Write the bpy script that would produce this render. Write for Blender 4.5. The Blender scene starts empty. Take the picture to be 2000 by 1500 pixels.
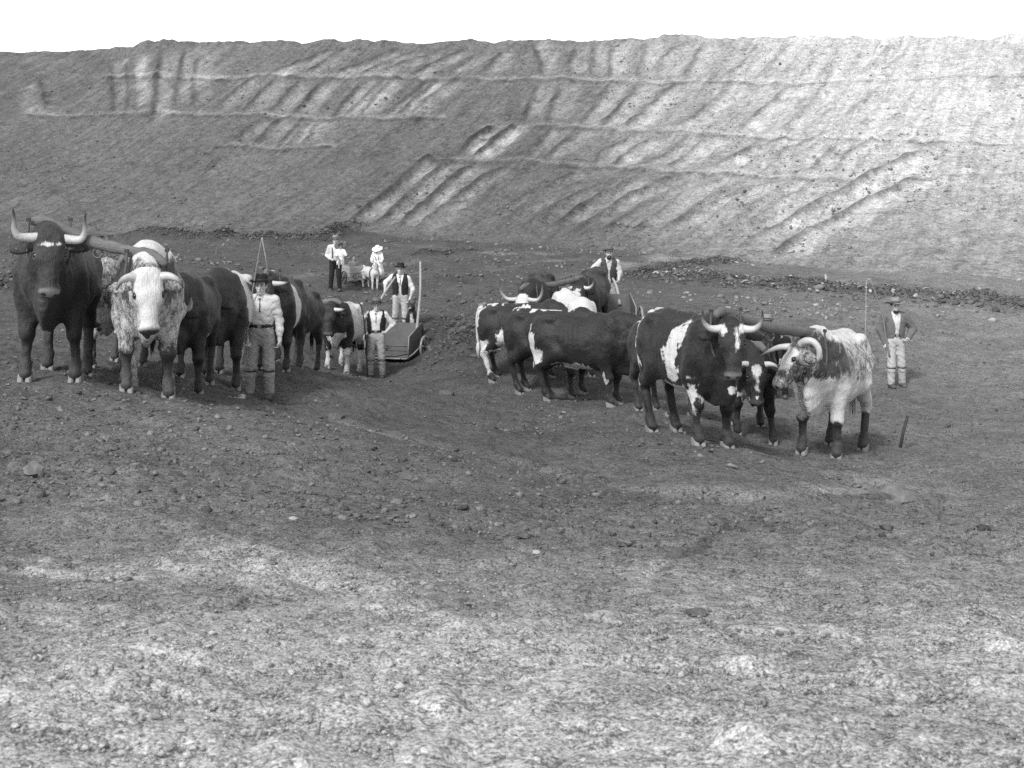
import bpy, math, random, time
import numpy as np
from mathutils import Vector, Matrix
T0 = time.time()
SC = bpy.context.scene
COL = SC.collection
R = math.radians

# ------------------------------------------------------------------ camera, sky, sun, exposure
F_PX, HOR, CX = 2400.0, 326.0, 1000.0           # focal length and horizon of the 2000 px wide plate
cam = bpy.data.cameras.new('camera')
cam.sensor_fit = 'HORIZONTAL'; cam.sensor_width = 36.0
cam.lens = F_PX / 2000.0 * 36.0
cam.shift_y = -(750.0 - HOR) / 2000.0
cam.clip_start = 0.1; cam.clip_end = 6000.0
cam.dof.use_dof = True; cam.dof.focus_distance = 17.0; cam.dof.aperture_fstop = 7.0
camo = bpy.data.objects.new('camera', cam); COL.objects.link(camo)
camo.location = (0, 0, 0); camo.rotation_euler = (R(90), 0, 0)
SC.camera = camo

SUN_EL, SUN_AZ = R(46), R(208)                  # azimuth clockwise from +Y: behind the camera, left
world = bpy.data.worlds.new('World'); SC.world = world; world.use_nodes = True
wn, wl = world.node_tree.nodes, world.node_tree.links
wn.clear()
sky = wn.new('ShaderNodeTexSky'); sky.sky_type = 'NISHITA'; sky.sun_disc = False
sky.sun_elevation = SUN_EL; sky.sun_rotation = SUN_AZ
sky.air_density = 1.0; sky.dust_density = 0.5; sky.ozone_density = 0.6
bw = wn.new('ShaderNodeRGBToBW'); bg = wn.new('ShaderNodeBackground'); wo = wn.new('ShaderNodeOutputWorld')
bg.inputs['Strength'].default_value = 0.15
wl.new(sky.outputs[0], bw.inputs[0]); wl.new(bw.outputs[0], bg.inputs[0]); wl.new(bg.outputs[0], wo.inputs[0])
sun = bpy.data.lights.new('sun', 'SUN'); sun.energy = 1.5; sun.angle = R(11); sun.color = (1, 1, 1)
suno = bpy.data.objects.new('sun', sun); COL.objects.link(suno)
sd = Vector((math.sin(SUN_AZ) * math.cos(SUN_EL), math.cos(SUN_AZ) * math.cos(SUN_EL), math.sin(SUN_EL)))
suno.rotation_euler = (-sd).to_track_quat('-Z', 'Y').to_euler()
SC.view_settings.view_transform = 'Standard'; SC.view_settings.look = 'None'
SC.view_settings.exposure = 1.05; SC.view_settings.gamma = 1.0
SC.view_settings.use_curve_mapping = False
SC.cycles.use_denoising = False                 # keep the grain and the crumb of the soil

# ------------------------------------------------------------------ helpers: naming, meshes, noise
def tag(o, label=None, cat=None, group=None, kind=None):
    if label: o['label'] = label
    if cat: o['category'] = cat
    if group: o['group'] = group
    if kind: o['kind'] = kind
    return o

def empty(name, loc=(0, 0, 0), rz=0.0, s=1.0):
    o = bpy.data.objects.new(name, None); COL.objects.link(o)
    o.empty_display_size = 0.1
    o.location = loc; o.rotation_euler = (0, 0, rz); o.scale = (s, s, s)
    return o

def mesh_obj(name, verts, faces, mat=None, parent=None, smooth=True, attrs=None):
    verts = np.asarray(verts, dtype=np.float32)
    me = bpy.data.meshes.new(name)
    if isinstance(faces, np.ndarray) and faces.ndim == 2:
        n, k = faces.shape
        me.vertices.add(len(verts)); me.vertices.foreach_set('co', verts.ravel())
        me.loops.add(n * k); me.loops.foreach_set('vertex_index', faces.astype(np.int32).ravel())
        me.polygons.add(n)
        me.polygons.foreach_set('loop_start', np.arange(0, n * k, k, dtype=np.int32))
        me.polygons.foreach_set('loop_total', np.full(n, k, dtype=np.int32))
        me.update(calc_edges=True)
    else:
        me.from_pydata(verts.tolist(), [], [list(f) for f in faces])
    if smooth:
        me.polygons.foreach_set('use_smooth', np.ones(len(me.polygons), dtype=bool))
    for k_, v_ in (attrs or {}).items():
        a = me.attributes.new(k_, 'FLOAT', 'POINT'); a.data.foreach_set('value', np.asarray(v_, dtype=np.float32))
    me.update()
    if mat: me.materials.append(mat)
    o = bpy.data.objects.new(name, me); COL.objects.link(o)
    if parent: o.parent = parent
    return o

class MB:
    """collects boxes, tubes and lathes into one mesh"""
    def __init__(s): s.v, s.f = [], []
    def add(s, v, f):
        n = len(s.v); s.v += [tuple(map(float, p)) for p in v]; s.f += [tuple(i + n for i in q) for q in f]; return s
    def box(s, c, d, M=None, taper=1.0):
        x, y, z = d[0] / 2, d[1] / 2, d[2] / 2; v = []
        for k in (-1, 1):
            t = 1.0 if k < 0 else taper
            for a, b in ((-1, -1), (1, -1), (1, 1), (-1, 1)): v.append(Vector((a * x * t, b * y * t, k * z)))
        if M is not None: v = [M @ p for p in v]
        c = Vector(c); v = [p + c for p in v]
        return s.add(v, [(3, 2, 1, 0), (4, 5, 6, 7), (0, 1, 5, 4), (1, 2, 6, 5), (2, 3, 7, 6), (3, 0, 4, 7)])
    def tube(s, pts, rad, n=8, flat=1.0, cap=True):
        pts = [Vector(p) for p in pts]; m = len(pts)
        if not hasattr(rad, '__len__'): rad = [rad] * m
        v = []; ref = None
        for i, p in enumerate(pts):
            d = (pts[min(i + 1, m - 1)] - pts[max(i - 1, 0)]).normalized()
            if ref is None:
                ref = Vector((0, 0, 1)) if abs(d.z) < .9 else Vector((1, 0, 0))
            a = (ref - d * ref.dot(d)).normalized(); b = d.cross(a); ref = a
            for j in range(n):
                q = 2 * math.pi * j / n
                v.append(p + (a * math.cos(q) + b * math.sin(q) * flat) * rad[i])
        f = []
        for i in range(m - 1):
            for j in range(n):
                k = (j + 1) % n
                f.append((i * n + j, i * n + k, (i + 1) * n + k, (i + 1) * n + j))
        if cap:
            f.append(tuple(range(n - 1, -1, -1))); f.append(tuple((m - 1) * n + j for j in range(n)))
        return s.add(v, f)
    def lathe(s, prof, n=16, M=None):
        v = []; m = len(prof)
        for (r, z) in prof:
            for j in range(n):
                q = 2 * math.pi * j / n
                v.append(Vector((r * math.cos(q), r * math.sin(q), z)))
        if M is not None: v = [M @ p for p in v]
        f = []
        for i in range(m - 1):
            for j in range(n):
                k = (j + 1) % n
                f.append((i * n + j, i * n + k, (i + 1) * n + k, (i + 1) * n + j))
        return s.add(v, f)
    def build(s, name, mat, parent=None, smooth=False, attrs=None):
        return mesh_obj(name, s.v, s.f, mat, parent, smooth, attrs)

def crom(P, n=6):
    P = [np.array(p, float) for p in P]; out = []
    Q = [2 * P[0] - P[1]] + P + [2 * P[-1] - P[-2]]
    for i in range(1, len(Q) - 2):
        for k in range(n):
            t = k / n
            a, b, c, d = Q[i - 1], Q[i], Q[i + 1], Q[i + 2]
            out.append(.5 * (2 * b + (c - a) * t + (2 * a - 5 * b + 4 * c - d) * t * t + (3 * b - a - 3 * c + d) * t ** 3))
    out.append(P[-1]); return out

def _hash(ix, iy, seed):
    h = (ix.astype(np.uint32) * np.uint32(374761393) + iy.astype(np.uint32) * np.uint32(668265263) + np.uint32((seed * 2246822519 + 3266489917) & 0xffffffff))
    h = (h ^ (h >> np.uint32(13))) * np.uint32(1274126177)
    return ((h ^ (h >> np.uint32(16))) & np.uint32(0xffff)).astype(np.float32) / 32767.5 - 1.0

def vnoise(x, y, seed=0):
    fx, fy = np.floor(x), np.floor(y)
    ix, iy = fx.astype(np.int64), fy.astype(np.int64)
    tx, ty = (x - fx), (y - fy)
    tx = tx * tx * (3 - 2 * tx); ty = ty * ty * (3 - 2 * ty)
    a = _hash(ix, iy, seed); b = _hash(ix + 1, iy, seed); c = _hash(ix, iy + 1, seed); d = _hash(ix + 1, iy + 1, seed)
    return (a * (1 - tx) + b * tx) * (1 - ty) + (c * (1 - tx) + d * tx) * ty

def fbm(x, y, sc, oct=3, seed=0, gain=.5):
    o = 0; a = 1.0; f = 1.0 / sc
    for k in range(oct):
        o = o + a * vnoise(x * f + 17.3 * k, y * f - 9.1 * k, seed + k); a *= gain; f *= 2.03
    return o

# ------------------------------------------------------------------ helpers: signed distance bodies
class SDF:
    def __init__(s, lo, hi, h):
        s.h = h; s.o = np.array(lo, np.float32)
        n = np.ceil((np.array(hi) - np.array(lo)) / h).astype(int) + 1
        s.n = n; s.ax = [(s.o[i] + h * np.arange(n[i])).astype(np.float32) for i in range(3)]
        s.F = np.full(n, 10.0, np.float32)
    def sl(s, lo, hi):
        r = []
        for i in range(3):
            a = max(0, int(math.floor((lo[i] - s.o[i]) / s.h))); b = min(s.n[i], int(math.ceil((hi[i] - s.o[i]) / s.h)) + 1)
            if b <= a: return None
            r.append(slice(a, b))
        return tuple(r)
    def grid(s, q):
        return s.ax[0][q[0]][:, None, None], s.ax[1][q[1]][None, :, None], s.ax[2][q[2]][None, None, :]
    def put(s, q, d, k, sub=False):
        a = s.F[q]
        if sub:
            d = -d
            hh = np.clip(.5 - .5 * (d - a) / k, 0, 1); s.F[q] = d + (a - d) * hh + k * hh * (1 - hh)
        else:
            hh = np.clip(.5 + .5 * (d - a) / k, 0, 1); s.F[q] = d + (a - d) * hh - k * hh * (1 - hh)
    def cone(s, a, ra, b, rb, k=.03, S=None, sub=False):
        a = np.array(a, np.float32); b = np.array(b, np.float32)
        S = np.array(S if S is not None else (1, 1, 1), np.float32)
        pad = k + 2.5 * s.h; rm = max(ra, rb)
        q = s.sl(np.minimum(a, b) - rm * S - pad, np.maximum(a, b) + rm * S + pad)
        if q is None: return
        X, Y, Z = s.grid(q)
        A = a / S; D = b / S - A; L = float(D @ D) + 1e-9
        px, py, pz = X / S[0] - A[0], Y / S[1] - A[1], Z / S[2] - A[2]
        t = np.clip((px * D[0] + py * D[1] + pz * D[2]) / L, 0, 1)
        d = np.sqrt((px - t * D[0]) ** 2 + (py - t * D[1]) ** 2 + (pz - t * D[2]) ** 2) - (ra + (rb - ra) * t)
        s.put(q, d * float(S.min()), k, sub)
    def ell(s, c, r, k=.03, ax=None, sub=False):
        c = np.array(c, np.float32); r = np.array(r, np.float32); m = float(r.max()) + k + 2.5 * s.h
        q = s.sl(c - m, c + m)
        if q is None: return
        X, Y, Z = s.grid(q); X = X - c[0]; Y = Y - c[1]; Z = Z - c[2]
        if ax is None: u, v, w = X, Y, Z
        else:
            ax = [np.array(e, np.float32) / np.linalg.norm(e) for e in ax]
            u, v, w = [X * e[0] + Y * e[1] + Z * e[2] for e in ax]
        k0 = np.sqrt((u / r[0]) ** 2 + (v / r[1]) ** 2 + (w / r[2]) ** 2)
        k1 = np.sqrt((u / r[0] ** 2) ** 2 + (v / r[1] ** 2) ** 2 + (w / r[2] ** 2) ** 2) + 1e-6
        s.put(q, k0 * (k0 - 1) / k1, k, sub)
    def loft(s, xs, top, bot, wid, k=.05, n=2.4, narrow=.25):
        xs = np.array(xs); fine = np.linspace(xs[0], xs[-1], 120)
        def sm(v):
            v = np.interp(fine, xs, v); ker = np.hanning(15); ker /= ker.sum()
            p = np.pad(v, 7, mode='edge'); return np.convolve(p, ker, 'valid')
        top, bot, wid = sm(top), sm(bot), sm(wid)
        q = s.sl((xs[0] - .1, -wid.max() - .1, bot.min() - .1), (xs[-1] + .1, wid.max() + .1, top.max() + .1))
        X, Y, Z = s.grid(q); x1 = X[:, 0, 0]
        T = np.interp(x1, fine, top)[:, None, None]; B = np.interp(x1, fine, bot)[:, None, None]; W = np.interp(x1, fine, wid)[:, None, None]
        zc = (T + B) / 2; hz = (T - B) / 2
        v = (Z - zc) / hz
        w = W * (1 - narrow * np.clip(v, 0, 1) ** 1.5)
        rho = (np.abs(Y / w) ** n + np.abs(v) ** n) ** (1 / n)
        d = (rho - 1) * np.minimum(W, hz)
        ext = np.maximum(np.maximum(xs[0] - X, X - xs[-1]), 0)
        d = np.maximum(d, 0) * (ext > 0) + d * (ext <= 0) + ext
        s.put(q, d.astype(np.float32), k)
    def folds(s, amp, f, seed=0):
        m = np.abs(s.F) < .08; i, j, k = np.nonzero(m)
        x, y, z = s.ax[0][i] * f, s.ax[1][j] * f, s.ax[2][k] * f
        r = np.random.RandomState(seed); ph = r.rand(8) * 6.28
        w1 = 1 - np.abs(np.sin(x * 1.3 + z * 1.9 + ph[0] + 1.5 * np.sin(y * 1.7 + z * .8 + ph[1])))
        w2 = 1 - np.abs(np.sin(y * 1.7 - z * 2.3 + ph[2] + 1.3 * np.sin(x * 2.1 + ph[3])))
        w3 = np.sin(z * 2.2 + x * 1.3 + ph[4]) * np.sin(y * 2 + x * 1.1 + ph[5])
        v = 1.6 * w1 ** 3 + 1.6 * w2 ** 3 + .7 * w3 - .8
        s.F[m] += (amp * v).astype(np.float32)
    def mesh(s):
        F = s.F; S = F < 0
        c = np.zeros(np.array(F.shape) - 1, np.uint8)
        for i in (0, 1):
            for j in (0, 1):
                for k in (0, 1):
                    c += S[i:F.shape[0] - 1 + i, j:F.shape[1] - 1 + j, k:F.shape[2] - 1 + k]
        mask = (c > 0) & (c < 8); idx = np.argwhere(mask)
        cor = [(i, j, k) for i in (0, 1) for j in (0, 1) for k in (0, 1)]
        V = np.stack([F[idx[:, 0] + a, idx[:, 1] + b, idx[:, 2] + d] for a, b, d in cor], 1)
        acc = np.zeros((len(idx), 3), np.float32); cnt = np.zeros(len(idx), np.float32)
        for a in range(8):
            for b in range(a + 1, 8):
                if sum(abs(p - q) for p, q in zip(cor[a], cor[b])) != 1: continue
                m = (V[:, a] < 0) != (V[:, b] < 0); t = V[m, a] / (V[m, a] - V[m, b])
                ca, cb = np.array(cor[a], np.float32), np.array(cor[b], np.float32)
                acc[m] += ca + (cb - ca) * t[:, None]; cnt[m] += 1
        verts = s.o + s.h * (idx + acc / cnt[:, None])
        vid = np.full(mask.shape, -1, np.int32); vid[mask] = np.arange(len(idx))
        Q = []
        n0, n1, n2 = F.shape
        for axis in range(3):
            d = [0, 0, 0]; d[axis] = 1
            b, e = (axis + 1) % 3, (axis + 2) % 3
            lo = [1, 1, 1]; lo[axis] = 0
            hi = [n0 - 1, n1 - 1, n2 - 1]
            A = S[lo[0]:hi[0], lo[1]:hi[1], lo[2]:hi[2]]
            B = S[lo[0] + d[0]:hi[0] + d[0], lo[1] + d[1]:hi[1] + d[1], lo[2] + d[2]:hi[2] + d[2]]
            g = np.argwhere(A != B) + np.array(lo); inside = S[g[:, 0], g[:, 1], g[:, 2]]
            def at(ob, oe):
                p = g.copy(); p[:, b] += ob; p[:, e] += oe
                return vid[p[:, 0], p[:, 1], p[:, 2]]
            q = np.stack([at(-1, -1), at(0, -1), at(0, 0), at(-1, 0)], 1)
            q[~inside] = q[~inside][:, ::-1]
            Q.append(q)
        Q = np.concatenate(Q); Q = Q[(Q >= 0).all(1)]
        return verts, Q
# ------------------------------------------------------------------ materials (black and white film: all neutral)
class G:
    def __init__(s, name):
        s.m = bpy.data.materials.new(name); s.m.use_nodes = True
        s.n, s.l = s.m.node_tree.nodes, s.m.node_tree.links
        s.b = s.n['Principled BSDF']; s.b.inputs['Specular IOR Level'].default_value = .25
        s.tc = s.n.new('ShaderNodeTexCoord').outputs['Object']
    def _in(s, sock, v):
        if v is None: return
        if isinstance(v, (int, float)):
            try: sock.default_value = v
            except TypeError: sock.default_value = (v, v, v, 1)
        else: s.l.new(v, sock)
    def math(s, op, a, b=None, c=None, clamp=False):
        x = s.n.new('ShaderNodeMath'); x.operation = op; x.use_clamp = clamp
        for i, v in enumerate((a, b, c)): s._in(x.inputs[i], v)
        return x.outputs[0]
    def noise(s, sc, det=4, rough=.55, vec=None, dist=0):
        x = s.n.new('ShaderNodeTexNoise'); x.inputs['Scale'].default_value = sc; x.inputs['Detail'].default_value = det
        x.inputs['Roughness'].default_value = rough; x.inputs['Distortion'].default_value = dist
        s.l.new(vec or s.tc, x.inputs['Vector']); return x.outputs['Fac']
    def voro(s, sc, vec=None, feature='F1'):
        x = s.n.new('ShaderNodeTexVoronoi'); x.inputs['Scale'].default_value = sc; x.feature = feature
        s.l.new(vec or s.tc, x.inputs['Vector']); return x.outputs['Distance']
    def scale(s, v):
        x = s.n.new('ShaderNodeMapping'); x.inputs['Scale'].default_value = v; s.l.new(s.tc, x.inputs['Vector']); return x.outputs[0]
    def attr(s, name):
        x = s.n.new('ShaderNodeAttribute'); x.attribute_name = name; return x.outputs['Fac']
    def step(s, v, a, b, lo=0., hi=1.):
        x = s.n.new('ShaderNodeMapRange'); x.interpolation_type = 'SMOOTHSTEP'
        x.inputs['From Min'].default_value = a; x.inputs['From Max'].default_value = b
        x.inputs['To Min'].default_value = lo; x.inputs['To Max'].default_value = hi
        s.l.new(v, x.inputs['Value']); return x.outputs[0]
    def mix(s, f, a, b):
        x = s.n.new('ShaderNodeMix'); x.data_type = 'FLOAT'
        s._in(x.inputs[0], f); s._in(x.inputs[2], a); s._in(x.inputs[3], b); return x.outputs[0]
    def bump(s, hgt, dist=.01, st=1.0):
        x = s.n.new('ShaderNodeBump'); x.inputs['Distance'].default_value = dist; x.inputs['Strength'].default_value = st
        s.l.new(hgt, x.inputs['Height']); s.l.new(x.outputs[0], s.b.inputs['Normal'])
    def out(s, col, rough=.9):
        x = s.n.new('ShaderNodeCombineColor')
        for i in range(3): s._in(x.inputs[i], col)
        s.l.new(x.outputs[0], s.b.inputs['Base Color']); s._in(s.b.inputs['Roughness'], rough); return s.m

def soil(name, base, pale, scales, hts, streak=0., gap=1.0, rv=1.0):
    """crumbled earth: clods of three sizes with shade painted into the gaps between them, over patchy tone"""
    g = G(name)
    n1 = g.noise(.33, 4, .6); n2 = g.noise(2.6, 6, .65); n4 = g.noise(70, 2, .6)
    wn_ = g.n.new('ShaderNodeTexNoise'); wn_.inputs['Scale'].default_value = scales[1] * .8; wn_.inputs['Detail'].default_value = 3; g.l.new(g.tc, wn_.inputs['Vector'])
    wm = g.n.new('ShaderNodeVectorMath'); wm.operation = 'MULTIPLY_ADD'; g.l.new(wn_.outputs['Color'], wm.inputs[0]); k = .4 / scales[1]; wm.inputs[1].default_value = (k, k, k); g.l.new(g.tc, wm.inputs[2])
    v = g.math('MULTIPLY_ADD', g.math('SUBTRACT', n1, .5), .35, 1.0)
    v = g.math('MULTIPLY_ADD', g.math('SUBTRACT', n2, .5), .7, v)
    v = g.math('MULTIPLY_ADD', g.math('SUBTRACT', n4, .5), 1.5, v)
    h = None
    for i, (sc, ht) in enumerate(zip(scales, hts)):
        x = g.n.new('ShaderNodeTexVoronoi'); x.inputs['Scale'].default_value = sc; x.inputs['Randomness'].default_value = 1.0; g.l.new(wm.outputs[0], x.inputs['Vector'])
        sp = g.n.new('ShaderNodeSeparateColor'); g.l.new(x.outputs['Color'], sp.inputs[0]); rnd = sp.outputs[0]; d = x.outputs['Distance']
        big = g.step(sp.outputs[1], .35, .75) if i < 2 else 1.0                     # only some cells stand up as clods
        v = g.math('MULTIPLY_ADD', g.math('SUBTRACT', rnd, .5), (.2, .45, .75)[i] * rv, v)
        gp = g.math('MULTIPLY', g.step(d, .42, .80), big)
        v = g.math('MULTIPLY_ADD', gp, -(.40, .5, .45)[i] * gap, v)  # shade between clods painted into the colour
        hh = g.math('MULTIPLY', g.math('SUBTRACT', 1.0, g.math('MULTIPLY', d, d)), g.math('MULTIPLY', big, ht))
        h = hh if h is None else g.math('ADD', h, hh)
    if streak:                                     # drag marks of the scrapers, running obliquely up the slope
        r_ = g.n.new('ShaderNodeMapping'); r_.inputs['Rotation'].default_value = (0, 0, R(27)); g.l.new(g.tc, r_.inputs['Vector'])
        s_ = g.n.new('ShaderNodeMapping'); s_.inputs['Scale'].default_value = (2.4, .22, .22); g.l.new(r_.outputs[0], s_.inputs['Vector'])
        v = g.math('MULTIPLY_ADD', g.math('SUBTRACT', g.noise(1.0, 5, .65, s_.outputs[0], .6), .5), streak, v)
    v = g.math('MAXIMUM', v, .22)
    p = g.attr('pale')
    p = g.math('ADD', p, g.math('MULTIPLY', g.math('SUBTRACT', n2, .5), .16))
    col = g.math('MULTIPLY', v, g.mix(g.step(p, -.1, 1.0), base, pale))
    dk = g.attr('moist_dark')
    dk = g.math('ADD', dk, g.math('MULTIPLY', g.math('SUBTRACT', n4, .5), g.math('MULTIPLY', dk, 1.2)))
    col = g.math('MULTIPLY', col, g.mix(g.math('MULTIPLY', dk, 1.0, clamp=True), 1.0, .38))
    h = g.math('MULTIPLY_ADD', n4, .006, h); h = g.math('MULTIPLY_ADD', g.noise(3.0, 2, .5), .03, h)
    g.bump(h, 1.0, .9)
    return g.out(col, .95)
M_SOIL = soil('soil', .100, .50, (11.0, 38.0, 120.0), (.014, .007, .0022), gap=.66, rv=1.0)
M_BANK = soil('bank_soil', .112, .53, (2.6, 7.5, 22.0), (.026, .018, .009), 1.1, .36, .7)

def simple(name, col, rough=.8, sc=30., amp=.35, bump=.004, stretch=None, det=4, spec=.25):
    g = G(name); vec = g.scale(stretch) if stretch else None
    n = g.noise(sc, det, .6, vec); n0 = g.noise(sc * .16, 3, .6)
    v = g.math('MULTIPLY_ADD', g.math('SUBTRACT', n, .5), 2 * amp, 1.0)
    v = g.math('MULTIPLY_ADD', g.math('SUBTRACT', n0, .5), 1.4 * amp, v)
    if bump: g.bump(n, bump, .8)
    g.b.inputs['Specular IOR Level'].default_value = spec
    return g.out(g.math('MULTIPLY', g.math('MAXIMUM', v, .1), col), rough)
def clodmat(name, col):
    g = G(name); n = g.noise(9, 5, .65); n2 = g.noise(60, 4, .7); n0 = g.noise(.6, 2)
    v = g.math('MULTIPLY_ADD', g.math('SUBTRACT', n, .5), 1.4, 1.0)
    v = g.math('MULTIPLY_ADD', g.math('SUBTRACT', n2, .5), 1.2, v)
    v = g.math('MULTIPLY_ADD', g.math('SUBTRACT', n0, .5), .8, v)
    t = g.attr('tone')
    g.bump(g.math('ADD', n, g.math('MULTIPLY', n2, .4)), .04, 1.0)
    return g.out(g.math('MULTIPLY', g.math('MAXIMUM', v, .2), g.math('MULTIPLY', t, col)), .95)
M_CLOD = clodmat('clod_earth', .135)
M_STONE = simple('pale_stone', .38, .85, 14, .4, .01)
M_STONED = simple('grey_stone', .17, .9, 16, .5, .012)

def coat():
    g = G('coat')
    hair = g.noise(55, 4, .65, g.scale((.35, 1.0, .28))); blot = g.noise(7, 5, .6); big = g.noise(2.2, 3)
    w = g.attr('white')
    e = g.math('ADD', w, g.math('MULTIPLY', g.math('SUBTRACT', blot, .5), .10))
    e = g.math('ADD', e, g.math('MULTIPLY', g.math('SUBTRACT', hair, .5), .06))
    wm = g.step(e, -.012, .014)
    ro = g.attr('roan')
    fl = g.noise(15, 5, .7, g.scale((1.1, 1.1, .5)))
    fl2 = g.noise(75, 3, .7, g.scale((1., 1., .4)))
    flm = g.math('ADD', g.math('MULTIPLY', fl, .62), g.math('MULTIPLY', fl2, .38))
    thr = g.math('SUBTRACT', ro, g.math('MULTIPLY', flm, 1.0))
    rm = g.step(thr, -.15, .09)
    wm = g.math('MAXIMUM', wm, g.math('MULTIPLY', rm, g.step(ro, .02, .15)))
    dark = g.attr('tone')
    dark = g.math('MULTIPLY', dark, g.math('MULTIPLY_ADD', g.math('SUBTRACT', hair, .5), 1.9, 1.0))
    dark = g.math('MULTIPLY', dark, g.math('MULTIPLY_ADD', g.math('SUBTRACT', big, .5), 1.6, 1.0))
    wh = g.math('MULTIPLY_ADD', g.math('SUBTRACT', hair, .5), .28, .62)
    wh = g.math('MULTIPLY_ADD', g.math('SUBTRACT', big, .6), .22, wh)
    col = g.mix(wm, dark, wh)
    col = g.mix(g.attr('skin'), col, g.attr('skintone'))
    mud = g.math('MULTIPLY', g.attr('mud'), g.step(g.noise(12, 5, .65), .38, .62))
    col = g.mix(mud, col, .055)
    col = g.mix(g.math('MULTIPLY', g.step(g.noise(3.2, 6, .7), .42, .75), .07), col, .12)   # road dust in the coat
    g.b.inputs['Sheen Weight'].default_value = .2; g.b.inputs['Sheen Roughness'].default_value = .5
    g.b.inputs['Sheen Tint'].default_value = (.3, .3, .3, 1)
    g.bump(g.math('ADD', g.math('ADD', hair, g.math('MULTIPLY', fl2, .5)), g.math('MULTIPLY', blot, 1.2)), .016, .8)
    g.b.inputs['Specular IOR Level'].default_value = .38
    rough = g.mix(g.attr('skin'), .52, .42)
    return g.out(g.math('MAXIMUM', col, .006), rough)
M_COAT = coat()
def hornmat():
    g = G('horn'); n = g.noise(40, 3, .6); t = g.attr('tip')
    c = g.mix(g.step(t, .35, .95), .50, .035)
    c = g.math('MULTIPLY', c, g.math('MULTIPLY_ADD', g.math('SUBTRACT', n, .5), .8, 1.0))
    g.bump(n, .004, .6); g.b.inputs['Specular IOR Level'].default_value = .4
    return g.out(c, .42)
M_HORN = hornmat()
M_HORND = simple('dark_horn', .12, .45, 40, .4, .003, spec=.4)
M_HOOF = simple('hoof_horn', .24, .6, 30, .4, .003)
M_HOOFD = simple('dark_hoof_horn', .13, .6, 30, .4, .003)
M_EYE = simple('eye_dark', .012, .12, 10, .1, 0, spec=.6)
M_TAILW = simple('white_tail_hair', .55, .8, 60, .5, .01, (1, 1, .15))
M_TAILD = simple('dark_tail_hair', .03, .8, 60, .5, .01, (1, 1, .15))
M_BOW = simple('bent_bow_wood', .11, .7, 30, .4, .004)
M_YOKE = simple('weathered_yoke_wood', .15, .75, 22, .6, .02, (.5, 4, 4), 6)
M_YOKEP = simple('pale_dry_wood', .34, .8, 22, .4, .008, (4, 4, .4), 6)
M_WOOD = simple('stick_wood', .22, .8, 30, .4, .004)
M_WOODD = simple('dark_stick_wood', .05, .7, 30, .4, .004)
M_IRON = simple('dull_iron', .09, .5, 18, .5, .003, spec=.5)
M_IRONP = simple('worn_iron', .26, .45, 18, .4, .003, spec=.5)
M_IRONB = simple('rusty_sheet_iron', .105, .62, 7, .45, .006, det=7, spec=.4)
M_LASH = simple('hide_lash', .4, .8, 60, .3, .002)
def skinmat():
    g = G('skin'); n = g.noise(25, 3, .6)
    c = g.math('MULTIPLY', g.attr('shade'), g.math('MULTIPLY_ADD', g.math('SUBTRACT', n, .5), .35, 1.0))
    g.b.inputs['Specular IOR Level'].default_value = .35
    return g.out(c, .55)
M_SKIN = skinmat()
def cloth(name, col, amp=.3, sc=14, weave=True):
    g = G(name); n = g.noise(sc, 5, .6); f = g.noise(180, 2, .6); b = g.noise(4, 3, .6)
    v = g.math('MULTIPLY_ADD', g.math('SUBTRACT', n, .5), 2 * amp, 1.0)
    v = g.math('MULTIPLY_ADD', g.math('SUBTRACT', b, .5), .7 * amp, v)
    v = g.math('MULTIPLY_ADD', g.math('SUBTRACT', f, .5), .5, v)
    g.bump(g.math('ADD', n, g.math('MULTIPLY', f, .1)), .012, .6)
    return g.out(g.math('MULTIPLY', g.math('MAXIMUM', v, .15), col), .92)
C_SHIRT = cloth('pale_cotton', .56); C_SHIRT2 = cloth('white_cotton', .68); C_WHITE = cloth('white_linen', .8, .12)
C_DARK = cloth('dark_wool', .022); C_VEST = cloth('dark_waistcoat_wool', .028); C_VEST2 = cloth('grey_waistcoat_wool', .075)
C_TROU = cloth('moleskin_trousers', .32, .2); C_TROUP = cloth('pale_moleskin', .36, .2); C_TROUW = cloth('cream_moleskin', .44, .2)
C_JACK = cloth('grey_jacket_wool', .15, .3); C_BOOT = simple('dusty_leather', .10, .7, 20, .5, .006)
C_LEATH = simple('dark_leather', .03, .6, 30, .4, .004)
C_FELTD = cloth('black_felt', .02); C_FELTG = cloth('grey_felt', .13); C_FELTP = cloth('pale_felt', .24); C_STRAW = cloth('straw_plait', .5, .4, 40)
C_HAIR = simple('dark_hair', .03, .6, 60, .5, .006); C_TIE = cloth('tie_silk', .06, .4)
# ------------------------------------------------------------------ terrain: floor of the cutting and the embankment
def W(px, py, Y):
    """point at depth Y on the line of sight of a plate pixel"""
    return np.array([(px - CX) / F_PX * Y, Y, (HOR - py) / F_PX * Y])

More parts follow.
